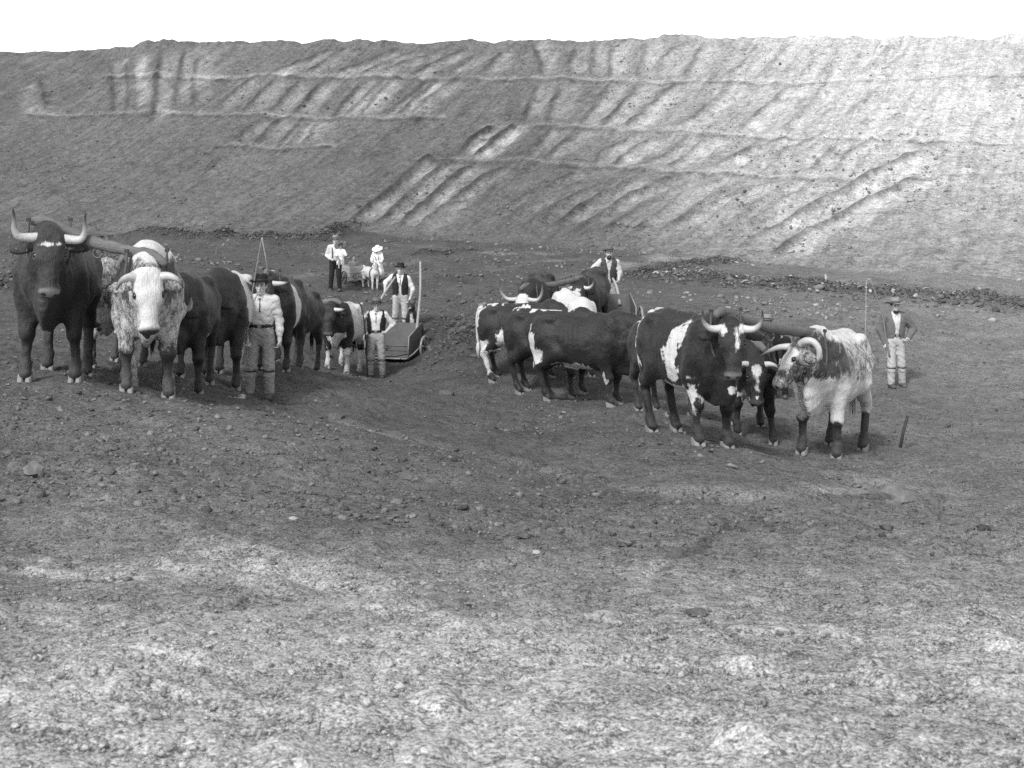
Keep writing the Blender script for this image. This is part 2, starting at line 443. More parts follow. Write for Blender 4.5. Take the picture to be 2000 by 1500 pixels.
ANCH = [  # plate x, plate y, depth: where ground was seen and how far the things standing there are
    (-300, 1520, 3.2), (0, 1500, 3.2), (500, 1500, 3.2), (1000, 1500, 3.2), (1500, 1500, 3.2), (2000, 1500, 3.2), (2400, 1500, 3.2),
    (-300, 1220, 5.0), (0, 1200, 5.0), (500, 1210, 5.1), (1000, 1215, 5.3), (1500, 1220, 5.4), (2000, 1230, 5.4),
    (0, 1040, 7.0), (400, 1050, 7.0), (800, 1070, 7.2), (1200, 1075, 7.6), (1600, 1090, 7.6), (2000, 1100, 7.6),
    (0, 890, 9.6), (300, 885, 9.8), (650, 910, 10.0), (1000, 960, 10.2), (1350, 985, 10.3), (1700, 985, 10.8), (2050, 985, 10.8),
    (-300, 730, 13.2), (95, 737, 13.0), (165, 722, 14.3), (287, 757, 12.9), (355, 757, 15.0), (515, 786, 17.3), (430, 745, 16.6),
    (545, 718, 18.7), (590, 720, 20.2), (660, 727, 25.6), (735, 737, 26.8), (790, 697, 28.6), (700, 800, 15.5), (860, 790, 18.5), (640, 848, 11.6), (900, 893, 11.8), (1150, 938, 11.8), (900, 838, 14.5),
    (782, 653, 30.0), (730, 556, 34.0), (655, 563, 33.2), (560, 600, 29.0), (300, 600, 26.0), (100, 600, 25.0), (-300, 600, 25.0),
    (880, 690, 26.5), (1385, 866, 13.7), (1280, 833, 14.9), (1600, 888, 15.0), (1465, 852, 15.8), (1330, 820, 16.6),
    (1195, 795, 19.5), (1060, 780, 20.8), (955, 742, 23.0), (1120, 740, 22.3), (1045, 690, 24.5), (1130, 677, 25.4), (1187, 625, 27.9),
    (1745, 751, 24.0), (2100, 740, 24.0), (1500, 780, 20.3), (1500, 640, 28.5), (1290, 545, 37.5), (1780, 590, 33.0), (2200, 590, 33.0),
    (900, 520, 40.0), (1100, 510, 41.5), (600, 478, 50.0), (300, 475, 51.0), (0, 475, 52.0), (-400, 475, 52.0),
    (690, 455, 56.0), (900, 470, 53.0), (1100, 488, 48.0), (1350, 505, 43.5), (1600, 525, 39.5), (1780, 540, 37.5), (2200, 560, 35.5),
    (200, 458, 60.0), (-400, 458, 60.0)]
_A = np.array([[(p - CX) / 400., 4 * math.log(Y), (HOR - q) / F_PX * Y] for p, q, Y in ANCH])
def _tps(r2): return np.where(r2 > 1e-12, .5 * r2 * np.log(np.maximum(r2, 1e-12)), 0)
_n = len(_A); _D = ((_A[:, None, :2] - _A[None, :, :2]) ** 2).sum(-1)
_K = np.zeros((_n + 3, _n + 3)); _K[:_n, :_n] = _tps(_D) + np.eye(_n) * .004
_K[:_n, _n] = 1; _K[:_n, _n + 1:] = _A[:, :2]; _K[_n, :_n] = 1; _K[_n + 1:, :_n] = _A[:, :2].T
_Wt = np.linalg.solve(_K, np.concatenate([_A[:, 2], np.zeros(3)]))
def floor_base(X, Y):
    X = np.asarray(X, float); Y = np.asarray(Y, float)
    Yc = np.clip(Y, 2.6, 64.0)
    p = np.clip(X / Yc * F_PX, -1500, 1500) / 400.; l = 4 * np.log(Yc)
    z = _Wt[_n] + _Wt[_n + 1] * p + _Wt[_n + 2] * l
    for i in range(_n):
        z = z + _Wt[i] * _tps((p - _A[i, 0]) ** 2 + (l - _A[i, 1]) ** 2)
    return z

_fp = [-2500, -400, 0, 200, 450, 690, 900, 1100, 1300, 1500, 1780, 2200, 4500]
_fY = [60, 60, 60, 60, 58, 56, 53, 48.5, 45, 41.5, 38, 35.5, 33]           # foot of the bank
_cp = [-2500, -400, 0, 170, 250, 330, 600, 1100, 1500, 1785, 2200, 4500]
_cY = [92, 92, 91, 90, 88, 86, 84, 78, 73, 69, 65, 60]                       # crest of the bank
_cy = [104, 102, 101, 103, 92, 84, 86, 82, 79, 78, 76, 76]                   # plate y of the crest
_fpx = np.linspace(-2500, 4500, 1401)
def _sm1(p, v):
    a = np.interp(_fpx, p, v); k = np.hanning(31); k /= k.sum(); return np.convolve(np.pad(a, 15, mode='edge'), k, 'valid')
_FY, _CY, _Cy = _sm1(_fp, _fY), _sm1(_cp, _cY), _sm1(_cp, _cy)
_FZ = floor_base((_fpx - CX) / F_PX * _FY, _FY)
def bank_param(X, Y):
    px = np.clip(CX + F_PX * X / np.maximum(Y, 2.0), -2490, 4490)
    yf = np.interp(px, _fpx, _FY); yc = np.interp(px, _fpx, _CY); zc = (HOR - np.interp(px, _fpx, _Cy)) / F_PX * yc
    return (Y - yf) / (yc - yf), zc, np.interp(px, _fpx, _FZ), yc
def base_z(X, Y):
    X = np.asarray(X, float); Y = np.asarray(Y, float)
    s, zc, zf, yc = bank_param(X, Y)
    zfl = floor_base(X, Y)
    g = np.clip(s, 0, 1); g = g ** 1.12 + .05 * np.sin(math.pi * np.clip(s, 0, 1)) * -1
    z = np.where(s <= 0, zfl, zf * (1 - g) + zc * g)
    over = np.maximum(Y - yc, 0)
    return z - .04 * np.minimum(over, 30) * (over > 0), s

def meso(X, Y, s):
    near = np.clip((14 - Y) / 8, 0, 1); far = np.clip((Y - 30) / 15, 0, 1)
    z = .07 * fbm(X, Y, 2.2, 3, 11) * (1 - .3 * near) + .016 * fbm(X, Y, .45, 3, 21)
    z = z + .10 * far * fbm(X, Y, 2.6, 4, 31) + .05 * far * fbm(X, Y, .55, 2, 33)
    lip = np.exp(-((s - 1.015) / .022) ** 2)
    z = z + lip * (.20 + .20 * np.maximum(fbm(X, Y, 1.3, 4, 41), -.6)) * np.where(X < -27, .45, 1.)
    z = z + np.where(s > 1.05, .1 * fbm(X, Y, 3, 3, 44), 0)
    return z
# heaps of thrown-up earth on the floor: plan polyline, width, height
def on_floor(px, py, a=8., b=60.):
    """meets the floor along a line of sight"""
    for _ in range(50):
        m = (a + b) / 2
        if float(base_z(np.array([(px - CX) / F_PX * m]), np.array([m]))[0][0]) > (HOR - py) / F_PX * m: b = m
        else: a = m
    return np.array([(px - CX) / F_PX * a, a])
def on_bank(px, py):
    t = np.linspace(34, 93, 400); X = (px - CX) / F_PX * t
    z, s = base_z(X, t); d = z - (HOR - py) / F_PX * t
    i = np.nonzero((d[:-1] < 0) & (d[1:] >= 0) & (s[1:] < 1.03))[0]
    if len(i) == 0: return None
    i = i[-1]; q = d[i] / (d[i] - d[i + 1]); Y = t[i] + (t[i + 1] - t[i]) * q
    return np.array([(px - CX) / F_PX * Y, Y])
BERMS = [([on_floor(225, 468), on_floor(380, 468), on_floor(540, 476), on_floor(640, 462)], .9, .42, 1.0),
         ([on_floor(640, 462), on_floor(690, 440)], .6, .35, 1.0),
         ([on_floor(1290, 540), on_floor(1420, 552), on_floor(1600, 565), on_floor(1790, 583), on_floor(1990, 600)], .8, .26, 1.2),
         ([on_floor(1240, 532), on_floor(1330, 520), on_floor(1440, 510)], .4, .16, .7),
         ([on_floor(888, 640), on_floor(915, 655), on_floor(955, 690)], .9, .40, 1.0),
         ([on_floor(0, 560), on_floor(50, 545)], .5, .3, .9),
         ([on_floor(820, 500), on_floor(930, 492)], .35, .18, .5)]
def poly_dist(X, Y, P, pad=4.):
    """signed distance in plan to a polyline (+ on the right hand), only near it"""
    P = np.array(P); lo, hi = P.min(0) - pad, P.max(0) + pad
    m = np.nonzero((X > lo[0]) & (X < hi[0]) & (Y > lo[1]) & (Y < hi[1]))[0]
    x, y = X[m], Y[m]; best = np.full(len(m), 1e9); sg = np.ones(len(m)); tt = np.zeros(len(m))
    for i in range(len(P) - 1):
        d = P[i + 1] - P[i]; L = d @ d; t = np.clip(((x - P[i, 0]) * d[0] + (y - P[i, 1]) * d[1]) / L, 0, 1)
        dx, dy = x - P[i, 0] - t * d[0], y - P[i, 1] - t * d[1]; r = np.hypot(dx, dy); u = r < best
        best[u] = r[u]; sg[u] = np.sign(d[1] * dx - d[0] * dy)[u]; tt[u] = ((i + t) / (len(P) - 1))[u]
    return m, best, sg, tt
def berm_z(X, Y):
    z = np.zeros_like(X)
    for P, w, h, dn in BERMS:
        m, d, sg, t = poly_dist(X, Y, P)
        z[m] = np.maximum(z[m], h * np.exp(-(d / w) ** 2) * (.75 + .5 * vnoise(X[m] * 1.7, Y[m] * 1.7, 5)) * np.clip(np.minimum(t, 1 - t) * 8 + .3, 0, 1))
    return z
def ground_z(X, Y):
    sc = np.ndim(X) == 0
    X = np.atleast_1d(np.asarray(X, float)); Y = np.atleast_1d(np.asarray(Y, float))
    z, s = base_z(X, Y); z = z + meso(X, Y, s) + berm_z(X, Y)
    return float(z[0]) if sc else z

# scraper runs up the bank, read off the plate as (x, y) points from bottom to top
Z7 = lambda L: [(x / 2, 40 + y / 2) for x, y in L]
Z8 = lambda L: [(900 + x / 2.222, 40 + y / 2.222) for x, y in L]
RUNS = [Z7(l) for l in [
    [(1040, 215), (1180, 160), (1300, 110)], [(1190, 210), (1280, 150), (1360, 105)], [(1290, 210), (1440, 150), (1560, 105)],
    [(1400, 210), (1520, 150), (1640, 105)], [(1450, 215), (1600, 150), (1740, 105)], [(1590, 215), (1720, 150), (1830, 105)],
    [(1750, 215), (1830, 150), (1900, 115)], [(1880, 210), (1930, 150), (1960, 120)],
    [(820, 350), (950, 250), (1000, 225)], [(940, 360), (1010, 290), (1070, 230)], [(1030, 365), (1090, 320), (1170, 225)],
    [(1140, 370), (1200, 300), (1280, 225)], [(1290, 375), (1370, 290), (1430, 230)], [(1340, 375), (1420, 300), (1500, 230)],
    [(1400, 375), (1470, 290), (1530, 235)], [(1460, 375), (1600, 290), (1660, 230)], [(1540, 375), (1620, 300), (1700, 235)],
    [(1590, 375), (1690, 290), (1790, 230)],
    [(900, 495), (960, 430), (1010, 385)], [(990, 495), (1050, 420), (1100, 380)], [(1070, 495), (1160, 400), (1190, 375)],
    [(1110, 495), (1170, 430), (1210, 385)], [(1180, 490), (1240, 390)],
    [(150, 220), (165, 300), (185, 365)], [(430, 370), (440, 290), (425, 150)], [(490, 360), (500, 280), (495, 160)], [(520, 360), (520, 260), (515, 140)],
    [(580, 430), (600, 330), (610, 225), (630, 110)], [(670, 340), (690, 240), (720, 110)], [(755, 340), (750, 230), (780, 120)]]]
RUNS += [Z8(l) for l in [
    [(350, 250), (335, 180), (310, 105)], [(470, 245), (460, 190), (500, 120)], [(555, 240), (565, 180), (570, 110)], [(645, 245), (640, 180), (660, 105)],
    [(755, 245), (780, 170), (805, 100)], [(850, 245), (870, 170), (960, 105)], [(965, 245), (1000, 190), (1060, 110)], [(1130, 250), (1230, 180), (1290, 100)],
    [(270, 440), (290, 370), (330, 280)], [(370, 450), (390, 370), (430, 275)], [(500, 460), (580, 360), (650, 265)], [(600, 465), (690, 370), (780, 262)],
    [(700, 470), (790, 400), (880, 310), (980, 262)], [(930, 475), (1060, 380), (1160, 275)], [(1190, 485), (1290, 400), (1420, 275)],
    [(0, 590), (60, 510), (130, 455)], [(60, 600), (130, 540), (210, 460)], [(260, 600), (330, 530), (390, 470)], [(350, 605), (430, 540), (530, 478)],
    [(560, 620), (620, 560), (760, 490)], [(640, 625), (720, 570), (840, 500)], [(760, 640), (900, 560), (990, 490)], [(880, 640), (1000, 560), (1080, 500)],
    [(1060, 650), (1250, 560), (1440, 500)]]]
BIGRUNS = [Z7(l) for l in [
    [(1340, 800), (1500, 680), (1640, 560), (1700, 540)], [(1450, 815), (1620, 650), (1760, 545)], [(1540, 815), (1700, 670), (1850, 560)],
    [(1600, 830), (1830, 650), (2000, 570)], [(1770, 540), (1850, 460), (1930, 405)], [(1840, 545), (1960, 440), (2030, 400)]]]
BIGRUNS += [Z8(l) for l in [
    [(1180, 1000), (1370, 880), (1560, 790), (1760, 690), (1900, 620), (2010, 560)], [(1330, 1030), (1480, 930), (1680, 820), (1850, 740), (2010, 660)]]]
FAINT = [Z8(l) for l in [
    [(640, 800), (850, 700), (1040, 660)], [(730, 890), (900, 770), (1100, 680)], [(900, 900), (1100, 780), (1320, 700)], [(1130, 960), (1290, 840), (1500, 710)],
    [(400, 900), (560, 780), (760, 680)], [(200, 860), (380, 720), (520, 650)], [(1600, 620), (1750, 540), (1900, 470)], [(1300, 620), (1480, 540), (1600, 470)]]]
FAINT += [Z8([(x, 630 + .04 * (x - 400)), (x + 110, 560), (x + 200 + 8 * (i % 3), 505)]) for i, x in enumerate(range(1120, 1900, 95))]
FAINT += [Z8([(x, 480), (x + 110, 390), (x + 190 + 9 * (i % 3), 290)]) for i, x in enumerate(range(1380, 1960, 105))]
FAINT += [Z8([(x, 245), (x + 55, 175), (x + 105 + 9 * (i % 4), 100)]) for i, x in enumerate(range(1210, 1960, 88))]
FAINT += [Z8([(x, 900 + .05 * x), (x + 220, 770), (x + 430, 680)]) for i, x in enumerate(range(20, 1300, 118))]
BENCH = [[(430, 153), (560, 148), (800, 152), (1000, 156), (1160, 158), (1400, 160), (1600, 161), (1800, 155), (2000, 150)],
         [(340, 224), (520, 225), (700, 229), (860, 232)], [(950, 246), (1100, 248), (1300, 256), (1480, 266), (1800, 276), (2000, 280)],
         [(430, 288), (560, 289), (640, 288)], [(820, 310), (900, 312), (1010, 318), (1180, 324), (1300, 334), (1500, 346), (1700, 352), (1800, 350), (2000, 340)],
         [(200, 152), (330, 150), (430, 153)], [(60, 226), (200, 225), (340, 224)]]

def sheet(name, rows, t, bank):
    YY, TT = np.meshgrid(rows, t, indexing='ij')
    XX = TT * (YY + 3.0 * np.exp(-np.maximum(YY, 0) / 3.0))
    nr, nc = XX.shape; X = XX.ravel(); Y = YY.ravel()
    i = np.arange(nr - 1)[:, None] * nc + np.arange(nc - 1)[None, :]
    Q = np.stack([i, i + 1, i + nc + 1, i + nc], -1).reshape(-1, 4)
    sq = bank_param(X, Y)[0][Q].mean(1)
    q = Q[((sq > -.012) & (sq < 1.10)) if bank else ((sq < .006) | (sq > 1.09))]
    u, inv = np.unique(q, return_inverse=True); X = X[u]; Y = Y[u]
    z, s = base_z(X, Y); pale = np.zeros_like(X); moist_dark = np.zeros_like(X)
    z = z + meso(X, Y, s) + berm_z(X, Y)
    near = np.clip((15 - Y) / 6, 0, 1)
    z += near * .012 * fbm(X, Y, .09, 2, 71)
    c = fbm(X, Y, .22, 2, 81); z += .06 * np.clip(c - .4, 0, 1) * np.clip((40 - Y) / 10, 0, 1)
    # ground trodden by hooves where the teams stand
    tro = np.clip((Y - 10.5) / 2, 0, 1) * np.clip((34 - Y) / 5, 0, 1)
    z -= tro * .05 * np.clip(vnoise(X / .17, Y / .17, 83) - .25, 0, 1); z += tro * .018 * fbm(X, Y, .3, 2, 85)
    # soil tone: dry dust nearest, darker middle; veil of light painted in nearest and rightward
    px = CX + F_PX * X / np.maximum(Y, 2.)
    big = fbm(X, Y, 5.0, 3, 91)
    pale += np.interp(Y, [0, 3.5, 4.4, 5.6, 7.0, 9.0, 13, 20, 200], [1.15, 1.0, .76, .44, .27, .16, .06, 0, 0]) * np.interp(px, [-400, 0, 150, 900, 1800], [.45, .6, 1, 1, 1.3])  # dry dust, plus part of the light veil painted as paleness
    pale += .34 * np.interp(X, [2.5, 7.5, 12, 26], [0, .7, 1.0, 1.3]) * np.clip(Y / 9, 0, 1)  # light veil over the right side painted into the soil colour
    pale += .22 * np.interp(s, [0, .15, .6, 1], [0, .1, .7, 1]) * np.interp(px, [0, 200, 900, 1300, 1500, 1785], [.15, .35, .28, .5, 1.1, 2.7])  # veiled brightness of the right bank painted into its colour
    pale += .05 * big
    moist_dark += .4 * np.clip(-fbm(X, Y, 1.4, 3, 95) - .3, 0, 1)
    if bank:
        rr = np.random.RandomState(77)
        for runs, w, h, hi, dk in ((RUNS, .15, .10, .27, .85), (BIGRUNS, .20, .20, .38, 1.1), (FAINT, .16, .07, .12, .5)):
            for L in runs:
                P = [on_bank(*p) for p in L]; P = [p for p in P if p is not None]
                if len(P) < 2: continue
                P = np.array([q_[:2] for q_ in crom([np.append(p, 0) for p in P], 5)])
                m, d, sg, tt = poly_dist(X, Y, P, 3.0)
                wob = .5 + .5 * vnoise(X[m] * 1.3, Y[m] * 1.3, 7); end = np.clip(np.minimum(tt, 1 - tt) * 7 + .05, 0, 1) * rr.uniform(.7, 1.1)
                ds = d * sg + .10 * vnoise(X[m] * 2.3, Y[m] * 2.3, 9)
                z[m] += (h * np.exp(-(ds / w) ** 2) * (.8 + .35 * wob) - .05 * np.exp(-((np.abs(ds) - .8) / .4) ** 2)) * end
                moist_dark[m] += dk * np.exp(-(ds / w) ** 2) * end * (.5 + .6 * wob)
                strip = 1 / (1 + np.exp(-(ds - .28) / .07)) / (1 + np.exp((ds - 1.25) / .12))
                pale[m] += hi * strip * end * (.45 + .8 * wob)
        for L in BENCH:
            P = np.array([p for p in (on_bank(*q_) for q_ in L) if p is not None])
            m, d, sg, tt = poly_dist(X, Y, P, 3.0)
            dd = d * sg + .08 * vnoise(X[m] * 1.9, Y[m] * 1.9, 13)
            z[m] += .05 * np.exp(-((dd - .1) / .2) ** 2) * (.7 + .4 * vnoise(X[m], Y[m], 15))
            moist_dark[m] += .75 * np.exp(-((dd - .2) / .16) ** 2) * (.6 + .5 * vnoise(X[m] * 2, Y[m] * 2, 17))
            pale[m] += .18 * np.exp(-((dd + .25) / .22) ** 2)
    for P, w, h, dn in BERMS:
        m, d, sg, tt = poly_dist(X, Y, P); moist_dark[m] += .75 * np.exp(-(d / (w * 1.1)) ** 2)
    if bank: z = np.where(s < 0, z + s * 1.5 - .01, z)
    else:
        # dragged tracks across the foreground and cutting floor
        for L, w, a in (([(330, 1062), (520, 1100), (760, 1170)], .16, .42), ([(420, 1085), (640, 1150), (900, 1240)], .10, .34), ([(0, 1085), (120, 1098), (300, 1120)], .10, .35),
                        ([(0, 1060), (200, 1090), (420, 1110)], .07, .3), ([(1200, 960), (1420, 985), (1640, 960), (1770, 930)], .2, .25),
                        ([(560, 800), (760, 845), (960, 900), (1200, 948)], .22, .22), ([(1270, 1130), (1330, 1085), (1400, 1040)], .06, -.3),
                        ([(1210, 1180), (1300, 1095)], .04, .35), ([(640, 545), (900, 528), (1180, 500)], .4, .25), ([(420, 560), (640, 528), (900, 500)], .35, .2),
                        ([(1050, 545), (1300, 505), (1440, 500)], .4, .3), ([(760, 470), (1000, 500), (1200, 495)], .5, .25)):
            P = np.array([on_floor(p[0], p[1], 2.5, 60) for p in L]); m, d, sg, tt = poly_dist(X, Y, P, 3.)
            g_ = np.exp(-((d + .5 * w * vnoise(X[m] / w * .6, Y[m] / w * .6, 19)) / w) ** 2) * np.clip(np.minimum(tt, 1 - tt) * 6, 0, 1)
            pale[m] += a * g_; z[m] -= .10 * w * g_; z[m] += .12 * w * np.exp(-((d - 1.6 * w) / (.5 * w)) ** 2) * np.clip(np.minimum(tt, 1 - tt) * 6, 0, 1)
        # darker hollows seen in the near slope
        for px_, py_, r_ in ((860, 850, 1.5), (740, 810, 1.4), (960, 905, 1.2), (1080, 960, .9), (900, 1000, .9), (960, 1060, .7), (1010, 1130, .4), (800, 1040, .6), (480, 985, .8), (600, 1180, .3), (1200, 1290, .2), (750, 1260, .22), (380, 1240, .25), (1450, 1330, .2), (950, 930, .8), (1000, 1000, .5), (780, 1010, .45), (560, 1010, .5), (1050, 1060, .35), (1520, 1220, .22), (900, 1090, .4), (1330, 1090, .2), (40, 1270, .28), (1600, 1015, .4), (130, 1130, .4), (250, 1140, .35)):
            c_ = on_floor(px_, py_, 2.5, 60); m = np.hypot((X - c_[0]) / 1.5, Y - c_[1]); moist_dark += .17 * np.exp(-(m / r_) ** 2) * (.6 + .6 * vnoise(X / r_ * 3, Y / r_ * 3, 23))
    o = mesh_obj(name, np.stack([X, Y, z], 1), inv.reshape(q.shape), M_BANK if bank else M_SOIL, attrs={'pale': pale, 'moist_dark': np.clip(moist_dark, 0, 1.3)})
    tag(o, kind='structure')
def build_terrain():
    def cols(n): return np.concatenate([np.linspace(-2.2, -.66, 20)[:-1], np.linspace(-.66, -.44, 30)[:-1], np.linspace(-.44, .44, n), np.linspace(.44, .66, 30)[1:], np.linspace(.66, 2.2, 20)[1:]])
    rows = [-1.5, -1., -.5, 0, .4, .8, 1.2, 1.6]
    while rows[-1] < 14: rows.append(rows[-1] + max(.02, .0085 * rows[-1]))
    while rows[-1] < 36: rows.append(rows[-1] * 1.0068)
    while rows[-1] < 66: rows.append(rows[-1] + .25)
    while rows[-1] < 2600: rows.append(rows[-1] + max(1.0, .12 * (rows[-1] - 60)))
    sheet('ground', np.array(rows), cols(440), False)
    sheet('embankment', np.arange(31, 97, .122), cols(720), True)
build_terrain()
print('terrain', round(time.time() - T0, 1))

# ------------------------------------------------------------------ loose earth
_t = (1 + 5 ** .5) / 2
ICO = np.array([(-1, _t, 0), (1, _t, 0), (-1, -_t, 0), (1, -_t, 0), (0, -1, _t), (0, 1, _t), (0, -1, -_t), (0, 1, -_t), (_t, 0, -1), (_t, 0, 1), (-_t, 0, -1), (-_t, 0, 1)], float)
ICO /= np.linalg.norm(ICO[0])
IFC = np.array([(0, 11, 5), (0, 5, 1), (0, 1, 7), (0, 7, 10), (0, 10, 11), (1, 5, 9), (5, 11, 4), (11, 10, 2), (10, 7, 6), (7, 1, 8), (3, 9, 4), (3, 4, 2), (3, 2, 6), (3, 6, 8), (3, 8, 9), (4, 9, 5), (2, 4, 11), (6, 2, 10), (8, 6, 7), (9, 8, 1)])
OCT = np.array([(1, 0, 0), (-1, 0, 0), (0, 1, 0), (0, -1, 0), (0, 0, 1), (0, 0, -1)], float)
OFC = np.array([(4, 0, 2), (4, 2, 1), (4, 1, 3), (4, 3, 0), (5, 2, 0), (5, 1, 2), (5, 3, 1), (5, 0, 3)])
rs = np.random.RandomState(5)
def clods(name, X, Y, r, label, cat, tone=(.6, 1.5), sink=.25, mat=None, zo=None, tm=1.0, small=False):
    BV, BF = (OCT, OFC) if small else (ICO, IFC); nb = len(BV)
    n = len(X); q = rs.randn(n, 4); q /= np.linalg.norm(q, axis=1)[:, None]
    w, x, y, z = q.T
    Rm = np.stack([1 - 2 * (y * y + z * z), 2 * (x * y - z * w), 2 * (x * z + y * w), 2 * (x * y + z * w), 1 - 2 * (x * x + z * z), 2 * (y * z - x * w), 2 * (x * z - y * w), 2 * (y * z + x * w), 1 - 2 * (x * x + y * y)], 1).reshape(n, 3, 3)
    P = BV[None] * (1 + .42 * rs.randn(n, nb, 1).clip(-1.5, 1.6)) * rs.uniform(.5, 1.35, (n, 1, 3))
    P = np.einsum('nij,nkj->nki', Rm, P); P[:, :, 2] *= .72
    P = P * r[:, None, None]; gz = ground_z(X, Y) if zo is None else zo
    P += np.stack([X, Y, gz + r * (.5 - sink)], 1)[:, None, :]
    Fc = (BF[None] + nb * np.arange(n)[:, None, None]).reshape(-1, 3)
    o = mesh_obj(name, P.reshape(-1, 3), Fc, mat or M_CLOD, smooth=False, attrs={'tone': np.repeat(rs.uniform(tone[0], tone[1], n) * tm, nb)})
    return tag(o, label, cat, kind='stuff')
def fan(n, y0, y1, wide=.5):
    Y = np.exp(rs.uniform(math.log(y0), math.log(y1), n)); X = rs.uniform(-wide, wide, n) * Y; return X, Y
def size(n, a, b, p=2.2):
    u = rs.rand(n); return a * (1 + u * ((b / a) ** (1 - p) - 1)) ** (1 / (1 - p))
def clumped(n, y0, y1, sc, seed, thr=.0):
    X, Y = fan(n * 3, y0, y1); k = fbm(X, Y, sc, 3, seed) + .35 * rs.randn(len(X)) > thr; return X[k][:n], Y[k][:n]
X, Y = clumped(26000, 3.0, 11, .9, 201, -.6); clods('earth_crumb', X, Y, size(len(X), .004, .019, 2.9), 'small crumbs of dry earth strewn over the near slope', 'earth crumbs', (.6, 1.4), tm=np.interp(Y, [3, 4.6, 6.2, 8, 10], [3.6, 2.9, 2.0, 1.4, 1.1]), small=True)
X, Y = clumped(7500, 8, 32, 1.6, 203, -.05); clods('earth_lump', X, Y, size(len(X), .010, .042, 3.2), 'loose lumps of earth strewn over the cutting floor', 'earth lumps', (.6, 1.9))
X, Y = clumped(5000, 30, 84, 3.5, 205, .2); _s = bank_param(X, Y)[0]; k = _s < .98
clods('bank_clod', X[k], Y[k], size(k.sum(), .03, .11, 3.0), 'loose clods of earth lying on the scraped embankment', 'earth clods', (.55, 1.5), tm=np.interp(CX + F_PX * X[k] / Y[k], [0, 900, 1785], [1, 1.1, 2.2]))  # clods toned brighter rightward to match the painted light veil
for bi, (P, w, h, dn) in enumerate(BERMS):
    P = np.array(P); L = np.linalg.norm(np.diff(P, axis=0), axis=1); n = int(230 * dn * L.sum() * w ** .5 / (1 + .35 * (P[:, 1].mean() > 45)))
    seg = rs.choice(len(L), n, p=L / L.sum()); u = rs.rand(n)[:, None]; p = P[seg] * (1 - u) + P[seg + 1] * u + rs.randn(n, 2) * w * .62
    lab = ['dark ridge of broken earth along the foot of the embankment, left of the track', 'short dark spill of clods where the pale track meets the embankment foot',
           'long heap of turned clods and pale roots at right, in front of the embankment', 'low line of clods beside the wide track at the right embankment foot',
           'heap of dug earth beside the wheeled scraper', 'small dark heap of earth at the left edge behind the lead ox', 'thin scatter of clods on the floor behind the men'][bi]
    clods('rubble_heap', p[:, 0], p[:, 1], size(n, .025, .11 if bi not in (4, 6) else .08, 2.7), lab, 'rubble heap', (.55, 1.1) if bi != 2 else (.6, 1.25))
# pale torn roots and turf in the heap on the right
P = np.array(BERMS[2][0]); n = 100; seg = rs.choice(len(P) - 1, n); u = rs.rand(n)[:, None]; p = P[seg] * (1 - u) + P[seg + 1] * u + rs.randn(n, 2) * .6
V, Fq = [], []
for i in range(n):
    a = rs.uniform(0, 6.28); b = rs.uniform(-.2, 1.1); L = rs.uniform(.08, .26); d = np.array([math.cos(a) * math.cos(b), math.sin(a) * math.cos(b), math.sin(b)])
    sd_ = np.cross(d, [.3, .2, 1]); sd_ /= np.linalg.norm(sd_); up = np.cross(sd_, d)
    c = np.array([p[i, 0], p[i, 1], ground_z(p[i, 0], p[i, 1]) + .08]); k = len(V)
    for e, wd in ((0, .035), (.5, .05), (1, .012)):
        q = c + d * L * e - np.array([0, 0, .05]) * e * e
        V += [q + sd_ * wd, q + up * wd * .4, q - sd_ * wd, q - up * wd * .4]
    for e in (0, 4): Fq += [(k + e + j, k + e + (j + 1) % 4, k + e + 4 + (j + 1) % 4, k + e + 4 + j) for j in range(4)]
    Fq += [(k + 3, k + 2, k + 1, k), (k + 8, k + 9, k + 10, k + 11)]
tag(mesh_obj('torn_roots', V, Fq, M_STONE, smooth=False), 'pale torn roots and turf scraps in the heap at right', 'roots', kind='stuff')
print('clods', round(time.time() - T0, 1))
def stone(px, py, r, label, name='earth_clod', mat=None, flat=.6, seed=0, group=None, n=1):
    q = on_floor(px, py, 2.5, 60); r_ = np.random.RandomState(seed); Vv, Ff = [], []
    import bmesh
    for k in range(n):
        bm = bmesh.new(); bmesh.ops.create_icosphere(bm, subdivisions=2, radius=1.0)
        off = r_.randn(2) * r * (.9 if n > 1 else 0); rr = r * (r_.uniform(.35, .6) if n > 1 else 1)
        ph = r_.rand(6) * 6.28; base = len(Vv)
        for v in bm.verts:
            c = v.co; f = 1 + .16 * math.sin(3.1 * c.x + ph[0]) * math.sin(2.7 * c.y + ph[1]) + .13 * math.sin(5 * c.z + 4 * c.x + ph[2]) + .07 * r_.randn()
            Vv.append((c.x * f * rr * 1.15 + off[0], c.y * f * rr * .9 + off[1] * .6, c.z * f * rr * flat + rr * flat * .55))
        Ff += [tuple(base + v.index for v in f_.verts) for f_ in bm.faces]; bm.free()
    o = mesh_obj(name, Vv, Ff, mat or M_CLOD, smooth=False, attrs={'tone': np.full(len(Vv), 1.0)})
    o.location = (q[0], q[1], ground_z(q[0], q[1]) - r * .12); o.rotation_euler = (0, 0, r_.rand() * 6)
    return tag(o, label, 'stone' if 'stone' in name else 'earth clod', group)
stone(462, 778, .085, 'cluster of white stones beside the boots of the young man with the whip', 'white_stones', M_STONE, .6, 3, n=7)
stone(66, 928, .075, 'large pale lump of earth on the slope at the left edge', 'earth_clod', M_STONED, .9, 4)
stone(214, 932, .045, 'dark round clod on the left slope, right of the large pale lump', seed=5)
stone(310, 812, .06, 'flat dark clod on the slope below the white faced ox', seed=6, flat=.4)
stone(872, 768, .12, 'lone dark clod on the floor between the two ox teams', seed=7)
stone(655, 815, .10, 'dark clod in the hollow right of the young man with the whip', seed=8)
